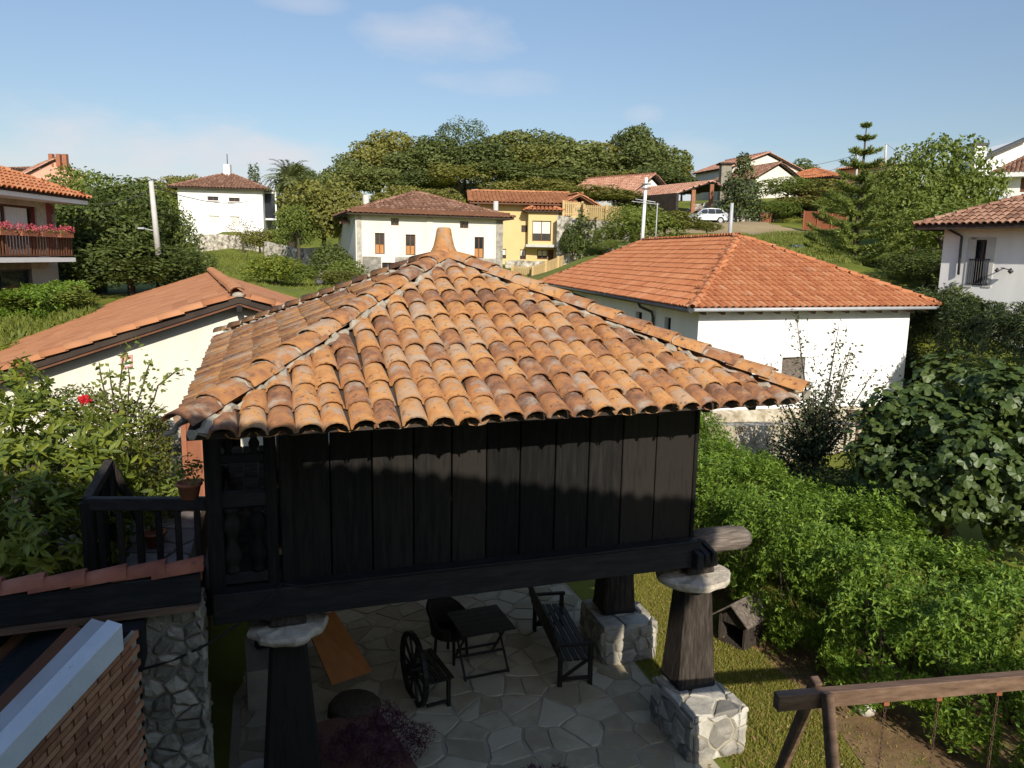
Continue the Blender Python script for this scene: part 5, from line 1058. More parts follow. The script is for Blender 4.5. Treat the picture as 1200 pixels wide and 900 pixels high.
# distant houses on the right skyline
far_house('brick_red_house', 'small brick-red house by the utility pole on the right skyline', 'house', at(974, 218, 98), at(1001, 218, 101), 8, 13, at(976, 207.5, 98)[2], m_red, m_tile_org, 1.5, .6, {0: [(978, 209.5, 984, 218.5, 'plain', m_wframe)]})
far_house('ochre_house', 'bright ochre house peeping over the trees on the skyline', 'house', at(1043, 206, 97), at(1066, 206, 99), 7, 13, at(1045, 193.5, 97)[2], m_yellow, m_tile_org, .6, .4, {})
far_house('galleried_house', 'white house with dark gallery openings below the ochre house', 'house', at(1038, 232, 90), at(1066, 232, 92), 7, 12, at(1038, 213.5, 90)[2], m_white, m_tile_brn, 1.3, .9, {0: [(1045, 216, 1051, 230), (1054, 216, 1060, 230)]})
pk2, _ = far_house('salmon_house', 'salmon pink house with a gabled top floor on the left skyline', 'house', at(33, 216, 95), at(98, 216, 99), 10, 11.0, at(40, 205, 95)[2], m_pink, m_tile_pch, 2.1, .3, {}, hip=False, axis='y')
far_house('red_roofed_far_house', 'distant house with a flat reddish roof behind the salmon house', 'house', at(15, 213, 108), at(62, 213, 110), 8, 11, at(30, 198.5, 108)[2], m_pink, m_tile_brn, .7, .5, {})
p = at(69, 186, 97); 
for dx in (-.9, 0, .8): mb = MB(); mb.box((p[0]+dx, p[1], p[2]-.2), (.5, .5, 1.5)); mb.build('chimney', m_terra, pk2, world=True)
# right-hand houses
a, b = at(1092, 330, 30.5), None
zt = at(1072, 264.5, 29.8)[2]; eL = at(1072, 264.5, 29.8); eR = at_z(1205, 261.5, zt); ee = nrm((eR-eL)*[1, 1, 0]); ni = np.array([-ee[1], ee[0], 0])
fa = eL+ee*.75+ni*.75; fz = thing('white_villa', 'white villa with brown tiled eaves and one tall dark window at the right edge', 'house', fa*[1, 1, 0]+[0, 0, 4.0]); fb2 = fa+ee*14
wr = fit_rect(fa*[1, 1, 0], ee, (1139, 281, 1157.5, 335))
house_walls(fz, [fa, fb2, fb2+ni*11, fa+ni*11], 2.5, zt+.15, m_white, {0: [(*wr, 'plain')]}, fm=m_metal)
for px in ((1135.5, 278, 1138.6, 337), (1157.8, 278, 1161, 337), (1138.8, 278, 1157.6, 280.6)): fplate(fz, 'window_surround', m_conc, fa*[1, 1, 0], ee, px, .03)
u, z, w, h = wr
for k in range(9): q_ = fa*[1, 1, 0]+ee*(u+w*(k+.5)/9)-ni*.05; mb = MB(); mb.bar(q_+[0, 0, z+.05], q_+[0, 0, z+.95], .025, .025, (0, 1, 0)); mb.build('baluster', m_metal, fz, world=True)
for zz in (.06, .95): mb = MB(); mb.bar(fa*[1, 1, 0]+ee*u-ni*.05+[0, 0, z+zz], fa*[1, 1, 0]+ee*(u+w)-ni*.05+[0, 0, z+zz], .03, .03); mb.build('balcony_rail', m_metal, fz, world=True)
E0 = eL; ev = [E0, E0+ee*15.5, E0+ee*15.5+ni*12.5, E0+ni*12.5]; roof(fz, [ev[1], ev[2], ev[3], ev[0]], ((ev[1]+ev[2])/2-ee*6.2+[0, 0, 2.5], (ev[0]+ev[3])/2+ee*6.2+[0, 0, 2.5]), m_tile_brn, .24, .38, deck_t=.16)
p0, p1, p2 = [at_plane(x, y, fa-ni*.1, ni) for x, y in ((1112, 269), (1127, 277), (1123, 322))]; mb = MB(); mb.tube([p0, p0+(p1-p0)*.6, p1, p2], .045, 7); mb.build('downpipe', m_metal, fz, world=True)
lp_ = at_plane(1177, 314, fa-ni*.02, ni); mb = MB(); mb.bar(lp_, lp_-ni*.25, .03, .03); mb.bar(lp_-ni*.25, lp_-ni*.25+ee*.3-[0, 0, .06], .03, .03); mb.lathe([(.02, .0), (.1, -.12), (.02, -.2)], lp_-ni*.25+ee*.32, 8); mb.lathe([(.02, .0), (.09, -.1), (.02, -.16)], lp_-ni*.25-ee*.12, 8); mb.build('wall_lamp', m_metal, fz, world=True)
a, b = at(1174.5, 238, 62), at(1240, 238, 60); trh, _ = far_house('white_chalet', 'white house with stepped red roofs and a white chimney at the top right', 'house', a, b, 9, 10.0, at(1174, 204, 62)[2], m_white, m_tile_brn, 2.1, .9, {0: [(1197, 208, 1205, 225, 'shutdark')]}, hip=True, pitch=.3, row=.42, inset=3)
p = at(1145.5, 182, 66); mb = MB(); mb.box((p[0], p[1], p[2]-.6), (1.0, .8, 2.6)); mb.build('chimney', m_wframe, trh, world=True); mb = MB(); mb.box((p[0], p[1], p[2]+.85), (1.2, 1.0, .2)); mb.build('chimney_cap', m_metal, trh, world=True)
mb = MB(); g = [at(1150, 186, 70), at(1205, 162, 70), at(1260, 186, 70), at(1260, 215, 70), at(1150, 215, 70)]; mb.slab(g, (0, 1, 0), 5); mb.build('upper_gable', m_white, trh, world=True)
mb = MB(); mb.bar(at(1146, 186.5, 69.6), at(1205, 161, 69.6), .8, .22); mb.build('verge', m_metal, trh, world=True)
fplate(trh, 'fascia', m_wframe, np.array([a[0], a[1], 0]), np.array([*nrm((b-a)*[1, 1, 0])[:2], 0]), (1166, 203.6, 1240, 206.5), .95)
# ------------------------------------------------------------------ distant trees
def proto(name, R, m, n, L, Wd, mat_, low=-.55, sub=(.30, .46), h=10.0, cz=.60, limbs=5, shell=.45):
    t = bpy.data.objects.new(name, None); COL.objects.link(t)
    crown(t, crown_blobs((0, 0, h*cz), R, m, sub, low), n, L, Wd, mat_, 'crown', shell=shell); trunk(t, h*.8, h*.028, limbs, .35); return t
P_oak = [proto('evergreen_oak', (5, 5, 4.2), 26, 5200, .46, .34, L_oak, sub=(.24, .38), shell=.3) for _ in range(3)]
P_oak2 = [proto('olive_tree', (5, 5, 4.2), 26, 5200, .44, .32, L_oak2, sub=(.24, .38), shell=.3) for _ in range(2)]
P_mid = [proto('broadleaf_tree', (5, 5, 4.4), 36, 6500, .40, .26, L_mid) for _ in range(2)]
P_dark = [proto('chestnut_tree', (5, 5, 4.6), 44, 11000, .42, .22, L_dark, low=-.8, cz=.54) for _ in range(2)]
P_bush = [proto('bush', (5, 5, 5), 30, 5200, .55, .34, m_, low=-.35, h=10, cz=.5) for m_ in (L_mid, L_oak2, L_dark, L_laurel)]
used_proto = set()
def tree(pr, px, top, D, r, label, cat='tree', group=None, gname=None, name=None, base=None):
    p = at(px, top, D); z0 = G0(p[0], p[1]) if base is None else base; h = max(1.0, p[2]-z0)
    t = copy_tree(pr); t.name = name or pr.name.split('.')[0]; t.location = (p[0], p[1], z0); t.rotation_euler = (0, 0, random.uniform(0, 6.28)); t.scale = (r/5, r/5*random.uniform(.92, 1.08), h/10.0/1.02)
    return tag(t, label, cat, group)
WOOD = 'trees of the wood on the hilltop'
hill = [(455,148,126,5.6,0,'rounded evergreen oak standing tallest at the left end of the hilltop wood'),(505,160,127,5.8,1,'evergreen oak in the back of the wood left of the dark cedar'),(600,151,127,6,2,'evergreen oak on the crest right of the dark cedar'),(645,150,126,6,0,'broad evergreen oak on the crest above the yellow house'),
 (700,163,125,6,1,'evergreen oak in the slight dip of the wood crest'),(745,150,124,5.6,2,'domed tree standing tallest at the right end of the hilltop wood'),(775,167,122,5,0,'evergreen oak on the shoulder right of the tall domed tree'),
 (418,178,115,4.6,0,'outermost oak at the left edge of the hilltop wood'),(440,166,116,5.2,2,'oak between the palm top and the tall left end of the wood'),(480,168,116,5.6,1,'broad oak low on the left flank of the tallest left oak'),(525,166,116,5.8,0,'oak in the middle row of the wood above the granary finial'),(570,164,116,6,2,'oak in the middle row right below the dark cedar'),(620,160,116,6,1,'dense oak in the middle row above the left end of the yellow roof'),(665,168,115,5.8,0,'dense oak in the middle row above the ridge of the yellow roof'),(715,171,115,5.8,2,'oak in the middle row above the right end of the yellow roof'),(760,170,114,5.4,1,'oak in the middle row over the pale terrace fence'),(795,188,113,4,0,'outermost low oak at the right edge of the hilltop wood'),
 (410,199,104,4,1,'low oak at the lower left foot of the wood'),(445,194,104,5,2,'oak in the middle row left of the domed right-hand tree'),(490,193,104,5.2,0,'front row oak above the left corner of the cream roof'),(540,189,104,5.4,1,'front row oak above the peak of the cream roof'),(585,186,104,5.4,2,'front row oak above the right slope of the cream roof'),(630,186,104,5.6,0,'front row oak in the gap between the cream and yellow roofs'),(680,190,103,5.4,1,'front row oak above the yellow house'),(728,192,103,5.4,2,'front row oak above the gabled wing of the yellow house'),(772,197,103,5,0,'front row oak above the white aerial pole'),(800,208,102,3.6,1,'small oak at the lower right foot of the wood')]
for k, (px, ty, D, r, v, lb_) in enumerate(hill): tree((P_oak+P_oak2)[v if k % 4 else 3], px, ty+random.choice((-5, 0, 6)) if 3 < k else ty, D, r*random.uniform(.82, 1.12), lb_ or 'dense round-crowned evergreen oak inside the hilltop wood', group=WOOD, name='evergreen_oak')
cd = proto('cedar_tree', (4.6, 4.6, 4.6), 26, 5000, .34, .20, L_dark, cz=.62); tree(cd, 545, 138, 122, 4.6, 'dark flat-topped cedar rising above the middle of the hilltop wood', group=WOOD, name='cedar_tree')
for px, ty, D, r, v, lb_ in [(472,214,90,3.6,0,'light green tree at the foot of the wood above the cream roof'),(512,220,88,3.2,1,'bright green small tree behind the ridge of the cream house'),(598,211,88,4,0,'light olive tree behind the left end of the yellow house roof'),(640,207,88,4,1,'light olive tree behind the middle of the yellow house roof'),(690,216,86,4.2,0,'pale olive tree behind the pale wooden terrace fence'),(720,222,84,3.6,1,'pale olive tree left of the faded red roof')]:
    tree(P_oak2[v], px, ty, D, r, lb_, name='olive_tree')
T = tree
for a in [(P_dark[0],146,213,37,3.3,'big dense dark green chestnut behind the concrete pole'),(P_dark[1],105,228,35,3.2,'dark green chestnut beside the red house balcony'),(P_dark[0],180,240,38,1.9,'dark green chestnut crown right of the concrete pole'),(P_dark[1],150,275,34,3.1,'low front part of the chestnut thicket above the orange roof'),(P_dark[0],208,290,36,1.5,'small dark tree at the right foot of the chestnut thicket'),
 (P_mid[0],88,193,62,3.2,'feathery green tree in front of the salmon house'),(P_oak2[0],195,208,92,4.6,'hazy olive tree left of the tall white house'),(P_oak2[1],215,204,98,3.4,'thin olive tree directly behind the left wall of the white house'),(P_mid[1],140,212,70,4.2,'green tree on the skyline left of the concrete pole'),(P_mid[0],178,228,60,2.8,'green tree between the chestnuts and the white house'),
 (P_oak2[0],375,204,64,3.9,'big yellowish green walnut left of the cream house'),(P_oak2[1],408,222,63,2.3,'yellowish green tree touching the cream house roof'),(P_mid[0],348,236,62,2.0,'green tree below the palm'),(P_oak[0],380,196,95,3.0,'dark rounded tree behind the palm'),(P_oak[2],350,190,98,3.0,'dark tree close behind the palm crown'),
 (P_mid[1],752,240,54,2.9,'leafy green tree behind the white aerial pole'),(P_oak2[1],780,246,56,2.7,'olive green tree left of the parked car'),(P_mid[0],722,264,55,1.9,'green tree right of the creeper-covered wall'),(P_oak2[0],795,262,58,2.6,'low olive bush tree below the parked car'),(P_mid[1],716,290,52,1.3,'bush peeping over the left end of the white barn roof'),
 (P_mid[0],925,207,84,4.2,'light green tree right of the cream gable'),(P_oak2[1],962,210,82,4.2,'yellowish tree left of the Norfolk pine'),(P_mid[1],908,236,78,3.0,'bushy tree over the stone wall left of the rusty fence'),(P_oak2[0],942,228,80,3.4,'olive tree above the rusty fence'),(P_oak[1],938,186,118,4.0,'dark tree on the skyline right of the beige gable'),(P_oak[0],783,190,112,2.6,'small dark tree on the skyline right of the wood'),
 (P_mid[0],1108,156,53,3.6,'tall bright green tree left of the white chalet'),(P_mid[1],1078,192,51,3.2,'left shoulder of the tall bright green trees'),(P_mid[0],1136,196,52,2.5,'right shoulder of the tall bright green trees by the chalet'),(P_mid[1],1072,236,54,3.2,'green tree between the Norfolk pine and the bright tall tree'),(P_mid[0],1108,232,45,3.4,'green tree just above the left end of the white villa roof'),(P_dark[0],1058,288,52,2.8,'dark green tree at the right foot of the Norfolk pine'),(P_dark[1],1092,290,38,2.4,'dark tree left of the white villa wall'),(P_dark[0],1030,200,72,3.2,'dark green tree behind the top of the Norfolk pine'),(P_mid[0],1000,225,74,3.4,'green tree left behind the Norfolk pine')]: T(*a)
for a in [(P_bush[3],322,296,47,1.9,'bright big-leaved bush on the lawn above the orange roof'),(P_bush[0],350,308,47,1.1,'bright round bush at the right of the big-leaved bush'),(P_bush[2],388,284,55,1.7,'dark bush in front of the old stone wall'),(P_bush[0],405,302,52,1.5,'green bush at the left corner of the cream house'),(P_bush[1],398,326,48,1.7,'yellowish grassy bush below the cream house'),(P_bush[1],304,268,74,2.0,'thin olive bush at the stone wall below the white house'),(P_bush[0],30,372,27,1.4,'low bright green hedge bush under the red house window'),(P_bush[0],62,360,28,1.6,'bright green bush between the red house and the orange roof'),(P_bush[3],5,400,21,1.2,'leafy bush at the left picture edge above the orange verge'),
 (P_bush[2],672,262,62.5,1.2,'creeper bush hanging over the tall stone retaining wall'),(P_bush[0],700,298,58,1.3,'green bush at the right foot of the creeper wall'),(P_bush[2],1130,331,29,.9,'dark spiky bush against the white villa wall'),(P_bush[1],828,278,60,1.2,'dry bush on the bank below the parked car')]: T(*a, cat='bush', name='bush')
# creepers on the tall stone wall
for px0, y0, y1, w_, lb_ in ((684,256,298,1.0,'dark strand of creeper hanging down the tall stone wall'),(702,262,306,.8,'second thinner strand of creeper on the tall stone wall')):
    p = at(px0, y0, 62.3); q = at(px0, y1, 61.6); t = thing('creeper', lb_, 'creeper', p); crown(t, [(random.gauss(0, .3), -.3+random.gauss(0, .1), (q[2]-p[2])*s, w_*.6, .35, .7) for s in np.linspace(0, 1, 8)], 900, .25, .18, L_dark, 'foliage', shell=.8)
rp = proto('red_bush', (5, 5, 5), 40, 1100, .5, .25, leafmat('reddish sparse leaf', [(.10,.05,.035),(.16,.085,.05)], .2), low=-.2, h=10, cz=.6, limbs=8, shell=.9)
T(rp, 283, 259, 77, 1.9, 'thin reddish small tree in front of the white house', name='red_leaved_tree')
for o in P_oak+P_oak2+P_mid+P_dark+P_bush+[cd, rp]:
    for ch in list(o.children): bpy.data.objects.remove(ch)
    bpy.data.objects.remove(o)
def cone_tree(label, px, top, D, r, n, L, Wd, mat_, base_z=None, name='conifer'):
    p = at(px, top, D); z0 = G0(p[0], p[1]) if base_z is None else base_z; h = p[2]-z0; t = thing(name, label, 'tree', (p[0], p[1], z0)); bl = []
    for k in range(46):
        s = random.random()**.8; z = h*(.08+.88*s); rr = r*(1-s)**.8*random.uniform(.5, .9); a = random.uniform(0, 6.28); bl.append((rr*math.cos(a), rr*math.sin(a), z, .22*r+.25*r*(1-s), .22*r+.25*r*(1-s), .10*h))
    bl.append((0, 0, h*.96, .1*r, .1*r, .05*h)); crown(t, bl, n, L, Wd, mat_, shell=.6); trunk(t, h*.9, h*.02, 3, .1); return t
cone_tree('dark conical conifer in front of the cream gabled house', 872, 182, 77, 2.6, 5500, .34, .16, L_conif)
cone_tree('left of the two slim cypresses beside the white house roof', 293.5, 194, 106, .95, 1200, .3, .16, L_dark, name='cypress'); cone_tree('right and taller of the two slim cypresses beside the white house roof', 299.5, 192, 106, 1.15, 1300, .3, .16, L_dark, name='cypress')
# palm
pp = at(339, 212, 76); pz = G0(pp[0], pp[1]); pt = thing('palm_tree', 'feather-leaved palm on the slope right of the white house', 'tree', (pp[0], pp[1], pz)); ph = pp[2]-pz
mb = MB(); mb.tube([(0, 0, -.5), (.1, 0, ph*.5), (0, 0, ph)], [.45, .38, .42], 9); mb.build('trunk', m_bark, pt)
for k in range(46):
    a = k*2.399; el0 = R_(random.uniform(-20, 78)); Lf = random.uniform(2.2, 2.9); pts = []
    for s in np.linspace(0, 1, 9): e1 = el0-R_(70)*s*s; pts.append((pts[-1] if pts else np.array([0, 0, ph]))+(np.array([math.cos(a)*math.cos(e1), math.sin(a)*math.cos(e1), math.sin(e1)])*Lf/8 if s else 0))
    pts = np.array(pts); P, D_, N_ = [], [], []
    for s in np.linspace(.12, 1, 22):
        i = min(7, int(s*8)); p = pts[i]+(pts[i+1]-pts[i])*(s*8-i); d = nrm(pts[i+1]-pts[i]); sd = nrm(np.cross(d, (0, 0, 1)))
        for q in (-1, 1): P.append(p); D_.append(d*.7+sd*q+np.array([0, 0, -.25])); N_.append(np.cross(d, sd*q)*q+.01)
    V, Fc = leaf_quads(np.array(P), np.array(N_), .55, .09, dirs=np.array(D_), jl=.15); link('frond', np_mesh('frond', V, Fc, L_palm), pt)
# Norfolk pine: whorls of up-curved branches
ap_ = at(1016, 142, 44); az_ = G0(ap_[0], ap_[1])-.3; ah = ap_[2]-az_; at_ = thing('norfolk_pine', 'tall tiered Norfolk pine with a thin spire behind the white barn', 'tree', (ap_[0], ap_[1], az_))
mb = MB(); mb.tube([(0, 0, -.3), (0, 0, ah*.5), (0, 0, ah)], [.22, .13, .02], 8); mb.build('trunk', m_bark, at_)
lev = [.965, .885, .795, .71, .63, .555, .48, .405, .33, .255, .18, .11]
for li, lv in enumerate(lev):
    ln = [.2, .45, .78, 1.08, 1.35, 1.65, 1.95, 2.25, 2.5, 2.75, 2.9, 2.8][li]; P, N_, D_ = [], [], []; ph0 = random.uniform(0, 6)
    nb = 5
    for k in range(nb):
        a = ph0+2*math.pi*k/nb+random.uniform(-.12, .12); dr = np.array([math.cos(a), math.sin(a), 0]); sd = np.array([-dr[1], dr[0], 0]); z0 = ah*lv; ll = ln*random.uniform(.88, 1.08)
        m = int(22+ll*44)
        for j in range(m):
            s = (j+.5)/m; zc = z0+ll*(-.16*s+.42*s*s); p = dr*ll*s+np.array([0, 0, zc]); wv = .30*min(1, ll)*(1-.55*s)*min(1, s*3+.25)
            for q in (-1, 1):
                P.append(p); D_.append(sd*q*.9+dr*.65+np.array([0, 0, .55])+rng.normal(0, .14, 3)); N_.append(np.array([0, -.3, .3])+rng.normal(0, .8, 3))
                P.append(p+sd*q*wv*.55+dr*.02+np.array([0, 0, .05])); D_.append(sd*q*.7+dr*.8+np.array([0, 0, .7])+rng.normal(0, .2, 3)); N_.append(np.array([0, -.3, .3])+rng.normal(0, .8, 3))
    V, Fc = leaf_quads(np.array(P), np.array(N_), .16+.07*min(1.6, ln), .055, dirs=np.array(D_), jl=.3); link('branch_whorl', np_mesh('branch_whorl', V, Fc, L_pine), at_)
# ------------------------------------------------------------------ hillside on the right: track, car, walls, rusty fence
dp = [at(x, y, D)[:2] for x, y, D in ((735,268,70),(800,267,72),(870,266,74),(935,272,72),(985,276,68),(940,281,62),(860,279,62),(780,278,62))]; drape('dirt_track', mat('dry earth track', [(.26,.19,.10),(.34,.26,.15)], .5, .95, spots=[((.20,.21,.07), .35, .55, .7, .7)]), dp, .8, .06)
stonewall('pale rubble wall right of the parked car', [at(848, 249, 78), at(868, 247, 78), at(889, 248, 78)], 1.5)
stonewall('jumbled rubble bank behind the parked car', [at(812, 246, 81), at(822, 238, 82), at(836, 236, 82), at(850, 236, 82)], 2.6, 1.6)
stonewall('sloping pale stone bank below the cream gabled house', [at(876, 246, 84), at(900, 237, 86), at(932, 233, 86)], 2.0, 1.5)
def rust(label, p, q, h, name='metal_fence', cat='fence'):
    t = thing(name, label, cat, p); n = max(2, int(np.linalg.norm(q-p)/.9))
    for k in range(n): a, b = p+(q-p)*k/n, p+(q-p)*(k+.96)/n; mb = MB(); mb.bar(a+[0, 0, h/2], b+[0, 0, h/2], .06, h); mb.build('panel', m_rust, t, world=True)
    for k in range(n+1): a = p+(q-p)*k/n; mb = MB(); mb.box((a[0], a[1]-.06, a[2]+h/2), (.1, .1, h+.08)); mb.build('post', m_rust, t, world=True)
rust('rust brown sheet metal fence left of the Norfolk pine', at(940.5, 269, 70), at(990, 271, 68), 1.62); rust('narrow rust brown gate in the stone wall left of the rusty fence', at(890.5, 265.5, 76), at(902, 265.5, 76), 1.35, 'metal_gate', 'gate')
stonewall('broken line of pale stones along the upper lawn', [at(928, 287, 52), at(935, 288, 51), at(950, 293, 48), at(962, 298, 46)], .35, .5)
cr = at(825, 262.4, 77); cr[2] = G0(cr[0], cr[1]); car = thing('parked_car', 'silver estate car parked by the open shed on the hillside', 'car', cr, R_(186))
def prof_solid(prof, w0, w1=None, zsplit=None):
    mb = MB(); n = len(prof); wf = lambda z: w0 if z < (zsplit or 9) else w1
    V = [(x, -wf(z)/2, z) for x, z in prof]+[(x, wf(z)/2, z) for x, z in prof]
    return mb.add(V, [tuple(range(n)), tuple(reversed(range(n, 2*n)))]+[((i+1) % n, i, n+i, n+(i+1) % n) for i in range(n)])
bodyp = [(-2.05,.32),(-1.72,.30),(1.75,.30),(2.1,.38),(2.14,.62),(1.98,.80),(1.05,.95),(.45,1.42),(-.4,1.52),(-1.35,1.47),(-1.95,1.02),(-2.12,.88),(-2.12,.5)]
mb = prof_solid(bodyp, 1.76, 1.36, 1.1); mb.build('body', m_silver, car, bevel=.05)
for s in (-1, 1):
    mb = MB(); y0, y1 = s*.885, s*.70
    for pl_ in ([(.86,.99),(.42,1.33),(-.02,1.40),(-.02,.99)],[(-.10,.99),(-.10,1.41),(-.72,1.42),(-.80,.99)],[(-.88,.99),(-.80,1.41),(-1.28,1.38),(-1.62,1.05)]):
        V = [(x, (s*.888+(s*.686-s*.888)*(z-.99)/.5)+s*.012, z) for x, z in pl_]; mb = MB(); mb.slab(V, (0, -s, 0), .02); mb.build('side_window', m_glass, car)
    for x in (-1.32, 1.32):
        mb = MB(); mb.tube([(x, s*.70, .33), (x, s*.90, .33)], .34, 18); w = mb.build('wheel', m_rubber, car); mb = MB(); mb.tube([(x, s*.895, .33), (x, s*.915, .33)], .21, 12); mb.build('rim', m_zinc, w)
    mb = MB(); mb.box((2.06, s*.62, .70), (.1, .35, .14)); mb.build('headlight', m_wframe, car); mb = MB(); mb.box((-2.08, s*.7, .9), (.08, .2, .28)); mb.build('tail_light', m_redrose if False else m_red, car)
    mb = MB(); mb.box((.72, s*.96, 1.02), (.1, .18, .12)); mb.build('mirror', m_silver, car)
mb = MB(); mb.slab([(1.02,-.72,.99),(1.02,.72,.99),(.47,.60,1.41),(.47,-.60,1.41)], (.02, 0, .015), 1); mb.build('windscreen', m_glass, car)
kc2 = at(408, 323, 53); kc2[2] = G0(kc2[0], kc2[1]); c2 = thing('parked_car', 'dark car mostly hidden by bushes at the corner of the cream house', 'car', kc2, R_(10)); mb = prof_solid(bodyp, 1.7, 1.3, 1.1); mb.build('body', m_metal, c2, bevel=.05)
for s in (-1, 1):
    for x in (-1.32, 1.32): mb = MB(); mb.tube([(x, s*.70, .33), (x, s*.90, .33)], .34, 14); mb.build('wheel', m_rubber, c2)
    mb = MB(); mb.slab([(.8, s*.89, .99), (.4, s*.78, 1.35), (-1.2, s*.77, 1.38), (-1.5, s*.88, 1.05)], (0, -s, 0), .02); mb.build('side_window', m_glass, c2)
# poles and wires
def pole(label, top, basep, D, r, m, name='utility_pole', arm=None):
    p, q = at(*top, D), at(*basep, D); q = p+(q-p)*1.25 if name != 'x' else q; t = thing(name, label, 'pole', q); mb = MB(); mb.tube([q, p], [r*1.15, r*.85], 8); mb.build('shaft', m, t, world=True); return t, p
t1, pA = pole('pale concrete utility pole with a small lamp in front of the chestnuts', (177, 213), (184, 282), 33, .115, m_conc)
a = pA+[0, -.1, -2.0]; mb = MB(); mb.bar(a, a+np.array([-.28, -.2, .08]), .035, .035); mb.build('lamp_arm', m_zinc, t1, world=True); mb = MB(); mb.box(a+np.array([-.36, -.24, .08]), (.26, .13, .07)); mb.build('lamp_head', m_zinc, t1, world=True)
t2, pB = pole('white-painted pole carrying a crossed aerial behind the white barn', (757.5, 208), (752, 290), 43, .10, m_wframe)
mb = MB(); c_ = at(756, 238, 43)
for dz_, l_ in ((0, .75), (.12, .55)): mb.bar(c_+[-l_, -.1, dz_+.08], c_+[l_, -.1, dz_-.06], .03, .03)
for k in range(7): x_ = -.7+k*.23; mb.bar(c_+[x_, -.25, .06-x_*.09], c_+[x_, .05, .06-x_*.09], .015, .015)
mb.build('aerial', m_zinc, t2, world=True)
for z_ in (.0, -.25): mb = MB(); mb.bar(pB+[-.25, -.1, -.35+z_], pB+[.25, -.1, -.35+z_], .06, .06); mb.build('cross_arm', m_metal, t2, world=True)
t3, pC = pole('thin zinc post standing just right of the white aerial pole', (770.5, 238), (768, 285), 42, .03, m_zinc); t4, pD = pole('short grey steel post behind the ridge of the white barn', (858, 238), (855, 280), 40, .10, m_zinc)
t5, pE = pole('skyline utility pole with a crosspiece left of the Norfolk pine tip', (1005, 181), (1003, 215), 88, .12, m_conc); mb = MB(); mb.bar(pE+[-.7, 0, -.1], pE+[.7, 0, -.1], .12, .12); mb.build('cross_arm', m_metal, t5, world=True)
t6, pF = pole('plain pale pole right of the Norfolk pine on the skyline', (1038.5, 168), (1037, 195), 80, .12, m_conc)
def wire(label, p, q, sag, r=.012): mb = MB(); mb.tube([np.array(p)+(np.array(q)-np.array(p))*s-[0, 0, sag*4*s*(1-s)] for s in np.linspace(0, 1, 9)], r, 4); tag(mb.build('wire', m_metal), label, 'wire')
wire('overhead wire from the concrete pole to the tall white house', pA-[0, 0, .2], at(309, 228, 85), .8, .02); wire('overhead wire from the skyline pole down to the left', pE, at(905, 197, 96), .4, .02); wire('second overhead wire from the skyline pole to the left', pE-[0, 0, .3], at(940, 206, 100), .5, .02); wire('overhead wire falling right from the plain pale pole', pF, at(1072, 186, 70), .2, .02); wire('overhead wire between the concrete pole and the red house', pA-[0, 0, .3], at(60, 228, 31), .5, .015)
